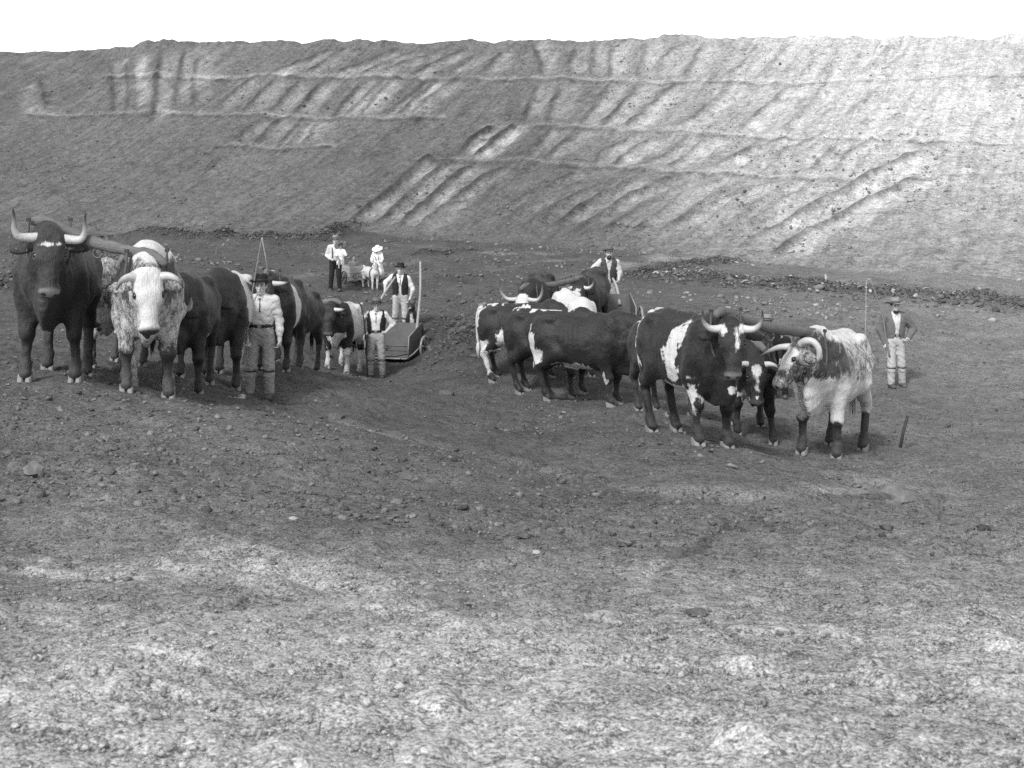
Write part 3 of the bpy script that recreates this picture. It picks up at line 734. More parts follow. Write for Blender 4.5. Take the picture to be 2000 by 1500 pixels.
stone(388, 1026, .05, 'broad half buried clod on the left foreground slope', seed=9, flat=.45)
stone(572, 1012, .035, 'pale pebble in the middle of the left foreground', 'pale_stone', M_STONE, .5, 10)
stone(775, 980, .04, 'oval grey stone in the middle foreground', 'grey_stone', M_STONED, .6, 11)
stone(810, 1086, .03, 'smooth pale grey stone right of the dragged track', 'grey_stone', M_STONED, .6, 12)
stone(1048, 1079, .028, 'small bright stone in the centre foreground', 'pale_stone', M_STONE, .5, 13)
stone(1320, 1098, .07, 'dark clod by the slanting groove in the right foreground', seed=14, flat=.7)
stone(1754, 985, .13, 'rounded grey boulder at the right, below the striped roan ox', 'grey_boulder', M_STONED, .8, 15)
stone(1360, 1200, .045, 'dark trodden clod in the right foreground', seed=16, flat=.45)
stone(640, 700, .09, 'dark lump of earth by the hooves of the dark headed ox', seed=17)
print('stones', round(time.time() - T0, 1))
# ------------------------------------------------------------------ oxen
def n3(P, sc, seed):
    r = np.random.RandomState(seed); v = 0
    for k in range(4):
        d = r.randn(3); d /= np.linalg.norm(d); e = r.randn(3); e /= np.linalg.norm(e)
        v = v + np.sin(P @ d * 6.28 / sc * (1 + .35 * k) + r.rand() * 6.28 + 1.2 * np.sin(P @ e * 6.28 / (sc * 1.7) + r.rand() * 6.28))
    return v / 4

def patch_field(P, patches):
    w = np.full(len(P), -1.0)
    for c in patches:
        r = np.array(c[3:6]); k = np.linalg.norm((P - np.array(c[:3])) / r, axis=1)
        f = (1 - k) * min(r)
        w = np.where(len(c) > 6 and c[6] < 0, np.minimum(w, -f), np.maximum(w, f))
    return w

HORNS = {  # out, forward, up (metres, before scale)
    'lyre': [(.09, 0, .0), (.19, .02, -.005), (.265, .05, .005), (.30, .07, .07), (.30, .08, .17), (.31, .10, .26)],
    'down': [(.09, 0, .0), (.18, .04, .015), (.26, .10, -.02), (.30, .15, -.09)],
    'flat': [(.09, 0, .0), (.2, .03, .0), (.3, .07, .01), (.36, .12, .035)],
    'wide': [(.09, 0, .0), (.2, .0, -.02), (.32, .03, .0), (.40, .08, .10), (.43, .12, .25), (.42, .13, .36)],
    'up': [(.09, 0, .0), (.17, .02, -.01), (.25, .04, .01), (.31, .06, .09), (.31, .08, .21)],
    'short': [(.09, 0, .0), (.16, .03, .01), (.23, .07, .03)],
    'stub': [(.09, 0, .0), (.17, .04, .02), (.25, .09, .005), (.29, .13, -.04)],
    'curl': [(.09, 0, .02), (.17, -.03, .05), (.24, -.10, .03), (.28, -.15, -.06), (.28, -.14, -.16), (.25, -.05, -.22), (.21, .06, -.20), (.19, .12, -.15)],
    'sweep': [(.09, 0, .0), (.16, .06, .02), (.2, .18, .02), (.2, .32, -.03), (.18, .42, -.08)],
}
def claws(M):
    mb = MB()
    for s in (-1, 1):
        pr = [(-.055, .0, .030), (-.03, .0, .034), (.02, .0, .036), (.055, .0, .028), (.072, .0, .014)]
        v, f = [], []
        for (x, z0, w) in pr:
            ht = .075 - .55 * max(0, x)
            for (a, b) in ((-1, 0), (1, 0), (.85, 1), (-.85, 1)):
                v.append(M @ Vector((x - (.02 if b else 0), s * .036 + a * w * .92, -.004 + b * ht)))
        for i in range(4):
            for j in range(4): f.append((i * 4 + j, i * 4 + (j + 1) % 4, i * 4 + 4 + (j + 1) % 4, i * 4 + 4 + j))
        f += [(3, 2, 1, 0), (16, 17, 18, 19)]
        mb.add(v, f)
    return mb

def make_ox(label, px, py, Y, yaw, s=1.0, poll=(1.12, 0, 1.42), hyaw=0., hpitch=68., hroll=0., tone=.022, white=(), face=(), roan=None, horns=('up', 'up'),
            feet=None, h=.021, hoofd=False, tailw=False, legtone=None, muz=.16, hump=0.0, mud=.8, group=None, tail=True, lean=0.0, fat=.90, ref='front', horn_len=1.0):
    q = np.array([(px - CX) / F_PX * Y, Y])
    fw = np.array([math.sin(R(yaw)), -math.cos(R(yaw))]); lf = np.array([math.cos(R(yaw)), math.sin(R(yaw))])
    org = q - fw * (.47 if ref == 'front' else -.70) * s
    z0 = ground_z(*(org + fw * -.1 * s))
    root = empty('draught_ox', (org[0], org[1], z0), R(yaw - 90), s)
    tag(root, label, 'ox', group)
    base = {'fl': (.50, .20), 'fr': (.50, -.20), 'hl': (-.66, .19), 'hr': (-.66, -.19)}
    off = dict(fl=(0, 0), fr=(.04, 0), hl=(0, 0), hr=(.10, 0)); off.update(feet or {})
    ft = {}
    for k, (x, y) in base.items():
        x += off[k][0]; y += off[k][1]
        w = org + (fw * x + lf * y) * s
        ft[k] = np.array([x, y, (ground_z(*w) - z0) / s])
    fz = (ft['fl'][2] + ft['fr'][2]) / 2; hz = (ft['hl'][2] + ft['hr'][2]) / 2
    bz = lambda x: hz + (fz - hz) * (x + .66) / 1.16         # body follows the slope of the ground
    P = np.array(poll, float); P[2] += bz(.9)
    a, p = R(hyaw), R(hpitch)
    f = np.array([math.cos(p) * math.cos(a), math.cos(p) * math.sin(a), -math.sin(p)]); l = np.array([-math.sin(a), math.cos(a), 0.]); u = np.cross(f, l)
    if hroll: l, u = l * math.cos(R(hroll)) + u * math.sin(R(hroll)), u * math.cos(R(hroll)) - l * math.sin(R(hroll))
    H = lambda x, y, z: P + f * x + l * y + u * z
    D = SDF((-1.12, -.62 - abs(min(0, P[1])), min(0, fz, hz) - .12), (1.12 + max(.35, P[0] - .7), .62 + abs(max(0, P[1])), 1.95), h)
    xs = np.array([-.90, -.80, -.62, -.45, -.2, .1, .38, .58, .76, .88])
    T = np.array([1.31, 1.41, 1.455, 1.45, 1.405, 1.395, 1.445, 1.495 + hump, 1.44 + hump * .6, 1.30]) + bz(xs)
    B = np.array([1.02, .86, .74, .68, .60, .55, .54, .58, .68, .86]) + bz(xs)
    Wd = np.array([.10, .21, .30, .335, .385, .395, .335, .265, .22, .12]) * fat
    D.loft(xs, T, B, Wd, k=.06)
    Z = lambda x, z: z + bz(x)
    for sy in (-1, 1):
        D.ell((-.50, sy * .20, Z(-.5, 1.36)), (.11, .07, .062), k=.085)             # hook bone
        D.ell((-.86, sy * .10, Z(-.86, 1.30)), (.06, .045, .06), k=.10)            # pin bone
        D.ell((-.64, sy * .17, Z(-.6, 1.08)), (.22, .125, .32), k=.09)             # haunch
        D.ell((.50, sy * .20, Z(.5, 1.10)), (.17, .095, .34), k=.08, ax=[(1, 0, -.25), (0, 1, 0), (.25, 0, 1)])  # shoulder
        D.ell((.70, sy * .12, Z(.7, .93)), (.12, .10, .15), k=.08)                 # point of shoulder
    D.cone((-.75, 0, Z(-.75, 1.43)), .035, (.3, 0, Z(.3, 1.425)), .035, .07)          # spine
    for sy in (-1, 1):
        D.ell((-.29, sy * .40 * fat / .9, Z(-.3, 1.28)), (.13, .10, .10), k=.09, sub=True)      # hollow flank
        D.ell((.27, sy * .425 * fat / .9, Z(.27, 1.0)), (.045, .08, .30), k=.08, sub=True)      # behind the shoulder
        D.ell((-.36, sy * .385 * fat / .9, Z(-.36, .92)), (.05, .07, .2), k=.08, sub=True)      # in front of the thigh
    # neck and dewlap
    N0, N1 = np.array([.62, 0, Z(.62, 1.34)]), np.array([.68, 0, Z(.68, 1.02)])
    Pt = P - f * .04 - u * .05; Pb = P + f * .06 - u * .17
    mid = (N0 + Pt) / 2 + np.array([0, 0, .02]); midb = (N1 + Pb) / 2 + np.array([0, 0, -.03])
    D.cone(N0, .16, mid, .135, .08); D.cone(mid, .135, Pt, .105, .06)
    D.cone(N1, .20, midb, .15, .10); D.cone(midb, .15, Pb, .095, .07)
    D.cone((N0 + N1) / 2, .20, (Pt + Pb) / 2, .105, .08)
    dl = np.array([.80, 0, Z(.8, .66)]); md_ = (Pb + dl) / 2 + np.array([-.03, 0, -.02])
    for (a_, ra_, b_, rb_) in ((Pb - u * .02, .06, md_, .11), (md_, .11, dl, .13), (dl, .13, np.array([.52, 0, Z(.5, .60)]), .13)):
        D.cone(a_, ra_, b_, rb_, .07, S=(1, .38, 1))
    D.ell((.80, 0, Z(.8, .78)), (.12, .10, .16), k=.08)
    D.cone((-.1, 0, Z(-.1, .56)), .03, (-.3, 0, Z(-.3, .60)), .035, .06)            # sheath
    # head
    for sy in (-1, 1):
        D.cone(H(.02, sy * .056, -.01), .086, H(.2, sy * .056, -.015), .079, .04)
        D.cone(H(.10, sy * .048, -.12), .078, H(.31, sy * .025, -.085), .052, .05)
        D.ell(H(.165, sy * .113, .008), (.05, .032, .035), k=.025, ax=[f, l, u])
    D.cone(H(.18, 0, -.015), .094, H(.45, 0, -.02), .073, .05)
    D.cone(H(.15, 0, -.14), .06, H(.45, 0, -.075), .045, .04)
    D.ell(H(.485, 0, -.03), (.064, .098, .070), k=.035, ax=[f, l, u])
    D.ell(H(.465, 0, -.09), (.05, .055, .035), k=.02, ax=[f, l, u])
    D.ell(H(-.035, 0, -.01), (.06, .10, .075), k=.04, ax=[f, l, u])
    for sy in (-1, 1):
        D.ell(H(.545, sy * .05, -.012), (.02, .017, .016), k=.012, ax=[f, l, u], sub=True)
        D.ell(H(.172, sy * .135, .018), (.028, .02, .02), k=.012, ax=[f, l, u], sub=True)
        e1 = l * sy * .95 - f * -.12 - u * .28; e3 = u * .9 + l * sy * .2; e2 = np.cross(e3, e1)
        eb = H(.05, sy * .115, -.075)
        D.cone(eb, .035, eb + e1 * .06, .035, .03)
        D.ell(eb + e1 * .135, (.115, .062, .021), k=.025, ax=[e1, e2, e3])
    # legs
    for k, sy in (('fl', 1), ('fr', -1)):
        x, y, z = ft[k]; dx = x - .5
        sh = (.52, sy * .19, Z(.5, 1.02)); el = (.44 + .12 * dx, sy * .205, Z(.45, .80)); kn = (.50 + .62 * dx, .5 * sy * .2 + .5 * y, z + .445 + .1 * (fz - z)); fe = (.49 + dx * .97, y, z + .155); co = (.535 + dx, y, z + .07)
        D.cone(sh, .15, el, .125, .07); D.cone(el, .12, kn, .070, .07); D.ell((kn[0] + .008, kn[1], kn[2]), (.07, .066, .08), k=.04)
        D.cone((kn[0] - .012, kn[1], kn[2] - .04), .052, fe, .042, .03); D.ell(fe, (.058, .051, .052), k=.03); D.cone(fe, .05, co, .060, .03)
        D.cone((fe[0] - .05, y - .02, fe[2] - .01), .016, (fe[0] - .06, y + .02, fe[2] - .02), .016, .02)
    for k, sy in (('hl', 1), ('hr', -1)):
        x, y, z = ft[k]; dx = x + .66
        st = (-.36 + .2 * dx, sy * .225, Z(-.4, .84)); ho = (-.80 + .8 * dx, .4 * sy * .19 + .6 * y, z + .54 + .15 * (hz - z)); fe = (-.695 + dx, y, z + .155); co = (-.63 + dx, y, z + .07)
        D.cone((-.56, sy * .17, Z(-.5, 1.05)), .19, st, .125, .09); D.cone(st, .125, ho, .062, .09); D.cone((-.78, sy * .13, Z(-.75, 1.05)), .11, (ho[0] - .01, ho[1], ho[2] + .10), .05, .10)
        D.ell((ho[0] - .01, ho[1], ho[2]), (.068, .055, .085), k=.04); D.cone(ho, .054, fe, .042, .035); D.ell(fe, (.058, .051, .052), k=.03); D.cone(fe, .05, co, .060, .03)
        D.cone((fe[0] - .05, y - .02, fe[2] - .01), .016, (fe[0] - .06, y + .02, fe[2] - .02), .016, .02)
    # muscle and rib relief
    m = np.abs(D.F) < .06; i, j, kk = np.nonzero(m); X_, Y_, Z_ = D.ax[0][i], D.ax[1][j], D.ax[2][kk]
    rib = np.exp(-((X_ + .02) / .26) ** 2) * np.clip((Z_ - .7) / .2, 0, 1) * np.clip((1.42 - Z_) / .2, 0, 1)
    seed = int(px * 7 + py) % 1000
    D.F[m] += (.0045 * rib * np.sin(X_ * 75 + 8 * (Z_ - 1) + 1.5 * np.sin(Z_ * 5)) + .008 * n3(np.stack([X_, Y_, Z_], 1), .33, seed) + .004 * n3(np.stack([X_, Y_, Z_], 1), .14, seed + 5) + .006 * np.exp(-((X_ - .82) / .13) ** 2) * np.maximum(0, np.sin(X_ * 95 - Z_ * 22 + np.sin(Z_ * 9)))).astype(np.float32)
    V, Q = D.mesh(); V = V.astype(float)
    # markings of the coat
    hc = np.stack([(V - P) @ f, (V - P) @ l, (V - P) @ u], 1)
    onhead = (hc[:, 0] > -.09) & (np.abs(hc[:, 1]) < .42) & (np.abs(hc[:, 2] + .05) < .26) & (V[:, 0] > .6)
    Vb = V.copy(); Vb[:, 2] -= bz(V[:, 0])
    nz = .05 * n3(Vb, .30, seed + 1) + .03 * n3(Vb, .12, seed + 2)
    w = patch_field(Vb, white) + nz
    wf = patch_field(hc, face) + .3 * nz
    w = np.where(onhead, wf, w)
    if not white and not face: w[:] = -1
    Vw = Vb + .07 * np.stack([n3(Vb, .35, seed + 11), n3(Vb, .35, seed + 12), n3(Vb, .35, seed + 13)], 1)
    ro = roan(Vw, hc, onhead) if roan else np.zeros(len(V))
    tn = np.full(len(V), tone)
    if legtone is not None:
        lw = np.clip((.62 - Vb[:, 2]) / .12, 0, 1) * (~onhead); tn = tn * (1 - lw) + legtone * lw
        w = np.where(lw > .5, np.minimum(w, .45 - Vb[:, 2] * 0 - lw), w)
    # bare skin of muzzle, eye rims, inside of ears
    mz = np.clip((hc[:, 0] - .47) / .035, 0, 1) * onhead
    sk = mz; skt = np.where(hc[:, 2] > -.075, muz, .03)
    no = np.minimum.reduce([np.linalg.norm((hc - np.array([.535, sy * .05, -.012])) / np.array([.03, .024, .02]), axis=1) for sy in (-1, 1)])
    skt = np.where(no < 1, .008, skt)
    skt = np.where((np.abs(hc[:, 2] + .072) < .012) & (hc[:, 0] > .4), .012, skt)
    ey = np.minimum.reduce([np.linalg.norm((hc - np.array([.172, sy * .128, .012])) / np.array([.04, .03, .028]), axis=1) for sy in (-1, 1)])
    sk = np.where((ey < 1) & onhead, .85, sk); skt = np.where((ey < 1), .015, skt)
    md = np.clip((.35 - Vb[:, 2]) / .35, 0, 1) * mud
    mesh_obj('body', V, Q, M_COAT, root, attrs=dict(white=w, roan=ro, tone=tn, skin=sk, skintone=skt, mud=md))
    # horns, eyes, hooves, tail
    g = np.array([math.cos(a), math.sin(a), 0.]); up = np.array([0, 0, 1.0])
    up = up * math.cos(R(hroll)) - l * 0
    for sy, kind in ((1, horns[0]), (-1, horns[1])):
        if not kind: continue
        lh = l * sy; pts = [P + f * .005 + lh * o_ * (1 if n_ == 0 else 1) + g * f_ * horn_len + u * 0 + (up + l * math.sin(R(hroll)) * 0) * z_ * horn_len + l * 0 for n_, (o_, f_, z_) in enumerate(HORNS[kind])]
        if hroll: pts = [P + (p_ - P) + up * 0 + np.array([0, 0, math.tan(R(hroll)) * sy * HORNS[kind][n_][0] * .8]) for n_, p_ in enumerate(pts)]
        pts = crom(pts, 6); m_ = len(pts); rad = [.041 * (1 - (i_ / (m_ - 1)) ** 1.5) + .005 for i_ in range(m_)]
        mb = MB().tube(pts, rad, 10); o = mb.build('horn', M_HORN, root, True, attrs={'tip': np.repeat(np.linspace(0, 1, m_), 10)})
    for sy in (1, -1):
        mb = MB(); c = H(.172, sy * .122, .012)
        mb.lathe([(.001, -.024), (.014, -.02), (.023, -.008), (.024, .004), (.017, .017), (.001, .024)], 10, Matrix.Translation(Vector(c)))
        mb.build('eye', M_EYE, root, True)
    for k in ft:
        x, y, z = ft[k]; M_ = Matrix.Translation((x + .03, y, z)) @ Matrix.Rotation(R(random.Random(k + label).uniform(-9, 9)), 4, 'Z')
        claws(M_).build('hoof', M_HOOFD if hoofd else M_HOOF, root)
    if tail:
        rr = random.Random(label); sw = rr.uniform(-.05, .05)
        b0 = Z(-.9, 0)
        mb = MB().tube(crom([(-.86, 0, b0 + 1.40), (-.94, 0, b0 + 1.36), (-.985, sw * .3, b0 + 1.18), (-.99, sw * .7, b0 + .92), (-.97, sw, b0 + .70)], 4), [.045] * 4 + [.035] * 6 + [.026] * 7, 8)
        tl = mb.build('tail', M_TAILW if tailw else M_TAILD, root, True)
        mb = MB()
        for k in range(16):
            aa, r_ = rr.uniform(0, 6.28), rr.uniform(.0, .03); L = rr.uniform(.25, .42)
            x0, y0 = -.97 + r_ * .4 * math.cos(aa), sw + r_ * .4 * math.sin(aa)
            mb.tube([(x0, y0, b0 + .74), (x0 + r_ * 1.2 * math.cos(aa), y0 + r_ * 1.2 * math.sin(aa), b0 + .60), (x0 + r_ * math.cos(aa), y0 + r_ * math.sin(aa), b0 + .74 - L)], [.014, .015, .003], 5)
        mb.build('tail_tuft', M_TAILW if tailw else M_TAILD, tl, True)
    bpy.context.view_layer.update()
    T_ = lambda v: np.array(root.matrix_world @ Vector(v))
    nk = (N0 * .40 + Pt * .60)
    root_info = dict(root=root, neck=T_(nk + np.array([0, 0, .085])), neckmid=T_((nk + N1 * .45 + Pb * .55) / 2), neckbot=T_(N1 * .45 + Pb * .55 + np.array([0, 0, -.19])), left=lf, fw=fw, s=s, T=T_)
    return root_info
# ------------------------------------------------------------------ people
DEF = dict(pelvis=(0, 0, .93), chest=(0, 0, 1.27), neck=(0, .01, 1.44), head=(0, -.015, 1.585),
           shl=(.185, .01, 1.385), shr=(-.185, .01, 1.385), ell=(.25, .03, 1.11), elr=(-.25, .03, 1.11), wrl=(.27, -.05, .87), wrr=(-.27, -.05, .87),
           hil=(.09, 0, .90), hir=(-.09, 0, .90), knl=(.115, -.03, .49), knr=(-.115, -.03, .49), anl=(.13, .03, .09), anr=(-.13, .03, .09))
def hat(kind):
    """lathe profile with bent brim"""
    c = dict(round=(.098, .115, .175, .018), bowler=(.1, .12, .15, .03), wide=(.1, .12, .20, .02), tall=(.098, .13, .16, .02), straw=(.13, .11, .36, -.05), cap=(.105, .10, .13, -.02), sun=(.115, .10, .27, -.05))[kind]
    return c
def make_hat(kind, mat, parent, HM, seed=0, tilt=0., band=C_LEATH):
    rc, hc_, rb, curl = hat(kind); r = random.Random(seed)
    n = 28; rings = []
    prof = [(.001, hc_ * .93), (.35 * rc, hc_ * .97), (.72 * rc, hc_), (.92 * rc, hc_ * .86), (rc, hc_ * .5), (rc * 1.03, .012), (rc * 1.12, .0), ((rc + rb) / 2 + .01, curl * .35), (rb, curl), (rb + .004, curl - .004), ((rc + rb) / 2, curl * .35 - .008), (rc * 1.05, -.010), (rc * .96, .0)]
    ph = r.uniform(0, 6.28); v, f = [], []
    for i, (R_, z) in enumerate(prof):
        for j in range(n):
            q = 6.2832 * j / n
            bend = max(0, (R_ - rc * 1.05) / (rb - rc)) if i > 5 and i < 12 else 0
            zz = z + bend * (.012 * math.cos(2 * q) - .012 * max(0, -math.sin(q)) + .012 * math.sin(3 * q + ph) + .006 * math.sin(5 * q + ph)) * (1 if kind not in ('sun', 'straw') else .4)
            if i < 4: zz -= .014 * max(0, 1 - abs(math.cos(q)) * R_ / rc * 2.2) * (kind not in ('bowler', 'sun', 'straw', 'cap'))
            v.append(HM @ Vector((R_ * math.cos(q) * .92, R_ * math.sin(q) * 1.08, zz)))
    m = len(prof)
    for i in range(m - 1):
        for j in range(n): f.append((i * n + j, i * n + (j + 1) % n, (i + 1) * n + (j + 1) % n, (i + 1) * n + j))
    o = mesh_obj('hat', v, f, mat, parent)
    if band:
        mb = MB(); v = []
        for R_, z in ((rc * 1.035, .006), (rc * 1.06, .008), (rc * 1.045, .034), (rc * 1.01, .036)):
            for j in range(n):
                q = 6.2832 * j / n; v.append(HM @ Vector((R_ * math.cos(q) * .92, R_ * math.sin(q) * 1.08, z)))
        f = [(i * n + j, i * n + (j + 1) % n, (i + 1) * n + (j + 1) % n, (i + 1) * n + j) for i in range(3) for j in range(n)]
        mesh_obj('hat_band', v, f, band, o)
    return o

def make_person(label, loc, rz=0., s=1.0, J=None, headyaw=0., headtilt=0., headpitch=0., top=('shirt', C_SHIRT), sleeve=1.0, vest=None, vopen=.05, trousers=C_TROU, boots=C_BOOT,
                hatk=('round', C_FELTD), hair=C_HAIR, belt=None, tie=None, bow=False, grip=(0., 0.), hdir=(None, None), hnorm=(None, None), mous=False, beard=False, braces=None, h=.010,
                seed=0, skin=.5, skirt=None, thin=1.0, group=None, cat='person', legs=True, hattilt=-7.):
    j = {k: np.array(v, float) for k, v in DEF.items()}
    for k, v in (J or {}).items(): j[k] = np.array(v, float)
    root = empty('person', loc, rz, s); tag(root, label, cat, group)
    A = lambda a, b, t: j[a] * (1 - t) + j[b] * t
    allp = np.array(list(j.values())); lo, hi = allp.min(0) - .26, allp.max(0) + .26; lo[2] = min(lo[2], -.04)
    ca, sa, ct, st_, cp_, sp = math.cos(headyaw), math.sin(headyaw), math.cos(headtilt), math.sin(headtilt), math.cos(headpitch), math.sin(headpitch)
    RM = Matrix.Rotation(headyaw, 3, 'Z') @ Matrix.Rotation(headtilt, 3, 'Y') @ Matrix.Rotation(headpitch, 3, 'X')
    RMn = np.array(RM); hx, hy, hz_ = RMn[:, 0], RMn[:, 1], RMn[:, 2]
    Hd = lambda x, y, z: j['head'] + hx * x + hy * y + hz_ * z
    AX = [hx, hy, hz_]
    fr = max(1.0, h / .011)
    # ---- body
    D = SDF(lo, hi, h)
    S_ = (1, .66, 1)
    D.cone(j['pelvis'], .145 * thin, A('pelvis', 'chest', .5), .135 * thin, .05, S=S_); D.cone(A('pelvis', 'chest', .5), .135 * thin, j['chest'], .155 * thin, .06, S=S_)
    D.cone(j['chest'], .15 * thin, j['neck'] - np.array([0, 0, .07]), .10, .07, S=S_)
    D.cone(j['shl'], .058, j['neck'] + np.array([.04, 0, -.03]), .05, .06); D.cone(j['shr'], .058, j['neck'] + np.array([-.04, 0, -.03]), .05, .06)
    D.cone(j['neck'] - np.array([0, 0, .03]), .056, Hd(0, .015, -.06), .05, .03)
    D.ell(Hd(0, .008, .025), (.077, .096, .10), k=.02, ax=AX); D.ell(Hd(0, -.028, -.055), (.057, .062, .062), k=.035, ax=AX); D.ell(Hd(0, -.062, -.10), (.027, .024, .02), k=.025, ax=AX)
    D.cone(Hd(0, -.088, .012), .010, Hd(0, -.112, -.028), .0145, .014); D.ell(Hd(0, -.086, .034), (.055, .014, .012), k=.018, ax=AX)
    D.ell(Hd(0, -.088, -.066), (.024, .012, .011), k=.012, ax=AX)
    for sx in (-1, 1):
        D.ell(Hd(sx * .078, .015, -.005), (.012, .022, .034), k=.012, ax=AX); D.ell(Hd(sx * .034, -.100, .014), (.019, .014, .011), k=.012, ax=AX, sub=True); D.ell(Hd(sx * .03, -.085, .013), (.013, .012, .010), k=.006, ax=AX)
        D.ell(Hd(sx * .045, -.064, -.02), (.02, .02, .018), k=.02, ax=AX)
    for sd, i in (('l', 0), ('r', 1)):
        sh, e, w = j['sh' + sd], j['el' + sd], j['wr' + sd]
        D.cone(sh, .055, e, .043, .04); D.cone(e, .044, e * .6 + w * .4, .042, .02); D.cone(e * .6 + w * .4, .042, w, .029, .02)
        d = np.array(hdir[i]) if hdir[i] is not None else (w - e); d = d / np.linalg.norm(d)
        nn = np.array(hnorm[i]) if hnorm[i] is not None else np.array([-1 if sd == 'l' else 1, 0, 0.]); nn = nn - d * (nn @ d); nn /= np.linalg.norm(nn); sd_ = np.cross(d, nn)
        if sd_[1] > 0: sd_ = -sd_                                    # thumb side forward
        D.ell(w + d * .05, (.055, .042, .018), k=.02, ax=[d, sd_, nn]); D.cone(w, .028, w + d * .03, .025, .02)
        c = grip[i]
        for q, (o_, L) in enumerate(((.031, .072), (.011, .082), (-.010, .076), (-.030, .060))):
            b0 = w + d * .088 + sd_ * o_; a1 = .35 + c * 1.0; a2 = a1 + .4 + c * 1.0
            p1 = b0 + (d * math.cos(a1) + nn * math.sin(a1)) * L * .5; p2 = p1 + (d * math.cos(a2) + nn * math.sin(a2)) * L * .5
            D.cone(b0 - d * .02, .0095 * fr, p1, .009 * fr, .006); D.cone(p1, .009 * fr, p2, .0075 * fr, .004)
        t0 = w + d * .03 + sd_ * .03; t1 = t0 + d * .035 + sd_ * .025 + nn * .012; t2 = t1 + d * .03 + nn * (.012 + .02 * c) + sd_ * (.004 - .02 * c)
        D.cone(t0, .014, t1, .011, .01); D.cone(t1, .011, t2, .0085, .004)
        hp, kn, an = j['hi' + sd], j['kn' + sd], j['an' + sd]
        D.cone(hp, .085 * thin, kn, .055, .06); D.cone(kn, .056, kn * .6 + an * .4, .052, .02); D.cone(kn * .6 + an * .4, .052, an, .036, .02)
        D.cone(an + np.array([0, .02, -.04]), .035, an + np.array([0, -.13, -.055]), .028, .02)
    V, Q = D.mesh(); V = V.astype(float)
    hc = (V - j['head']) @ RMn
    shd = np.full(len(V), skin)
    face = (np.linalg.norm(hc, axis=1) < .2)
    for sx in (-1, 1):
        e_ = np.linalg.norm((hc - np.array([sx * .032, -.092, .013])) / np.array([.019, .03, .010]), axis=1); shd = np.where(face & (e_ < 1), .05, shd)
        e_ = np.linalg.norm((hc - np.array([sx * .034, -.092, .036])) / np.array([.028, .03, .008]), axis=1); shd = np.where(face & (e_ < 1), .09, shd)
    e_ = np.linalg.norm((hc - np.array([0, -.092, -.066])) / np.array([.026, .03, .006]), axis=1); shd = np.where(face & (e_ < 1), skin * .5, shd)
    mesh_obj('body', V, Q, M_SKIN, root, attrs={'shade': shd})
    # ---- hair
    if hair:
        D = SDF(j['head'] - .2, j['head'] + .2, h); D.ell(Hd(0, .022, .035), (.085, .098, .105), k=.02, ax=AX); D.ell(Hd(0, -.075, -.02), (.075, .06, .085), k=.02, ax=AX, sub=True); D.ell(Hd(0, .0, -.12), (.1, .12, .07), k=.02, ax=AX, sub=True)
        D.folds(.003, 22, seed); V, Q = D.mesh(); mesh_obj('hair', V, Q, hair, root)
    if mous or beard:
        D = SDF(j['head'] - .2, j['head'] + .2, min(h, .009))
        if mous: D.cone(Hd(-.032, -.088, -.058), .010, Hd(0, -.106, -.046), .011, .01); D.cone(Hd(.032, -.088, -.058), .010, Hd(0, -.106, -.046), .011, .01)
        if beard: D.ell(Hd(0, -.05, -.095), (.056, .055, .045), k=.02, ax=AX); D.ell(Hd(0, -.085, -.066), (.022, .03, .010), k=.008, ax=AX, sub=True)
        V, Q = D.mesh(); mesh_obj('moustache' if mous and not beard else 'beard', V, Q, hair or C_HAIR, root)
    h = h * 1.22
    waist = A('pelvis', 'chest', .32)
    # ---- shirt
    def torso(D, e, k=.05, low=None):
        low = waist - np.array([0, 0, .06]) if low is None else low
        D.cone(low, .142 * thin + e, A('pelvis', 'chest', .55), .142 * thin + e, k, S=S_); D.cone(A('pelvis', 'chest', .5), .142 * thin + e, j['chest'], .158 * thin + e, k, S=S_)
        D.cone(j['chest'], .153 * thin + e, j['neck'] - np.array([0, 0, .075]), .10 + e, .06, S=S_)
        for sd, sx in (('l', 1), ('r', -1)): D.cone(j['sh' + sd] - np.array([sx * .03, 0, 0]), .058 + e, j['neck'] + np.array([sx * .045, 0, -.035]), .048 + e * .6, .05)
    if top:
        D = SDF(lo, hi, h); torso(D, .011)
        for sd in 'lr':
            sh, e, w = j['sh' + sd], j['el' + sd], j['wr' + sd]; cf = e + (w - e) * (sleeve if sleeve < 1.5 else 1)
            D.cone(sh, .066, sh * .4 + e * .6, .060, .05); D.cone(sh * .4 + e * .6, .060, e, .054, .02); D.cone(e, .056, cf, .043, .03)
            D.ell(e * .35 + cf * .65, (.050, .050, .04), k=.03)
        D.cone(j['neck'] + np.array([0, .012, -.03]), .066, j['neck'] + np.array([0, .004, .012]), .062, .02)
        D.cone(j['neck'] + np.array([0, -.05, .045]), .05, j['neck'] + np.array([0, -.11, -.05]), .018, .015, sub=True)
        D.folds(.0042, 13, seed); D.folds(.0018, 30, seed + 1)
        V, Q = D.mesh(); shirt = mesh_obj(top[0], V, Q, top[1], root)
        if top[0] == 'shirt':
            mb = MB()
            for sx in (-1, 1):
                b = j['neck']
                mb.tube([b + np.array([sx * .055, .0, .012]), b + np.array([sx * .052, -.05, .0]), b + np.array([sx * .018, -.088, -.022]), b + np.array([sx * .04, -.105, -.06])], [.017, .019, .021, .006], 8, .45)
            mb.build('collar', top[1], shirt, True)
    if tie:
        b = j['neck']; mb = MB().tube([b + np.array([0, -.088, -.02]), b + np.array([.0, -.106, -.05]), b + np.array([.008, -.13, -.12]), b + np.array([.004, -.145, -.21])], [.018, .013, .022, .016], 8, .4)
        mb.build('necktie', tie, root, True)
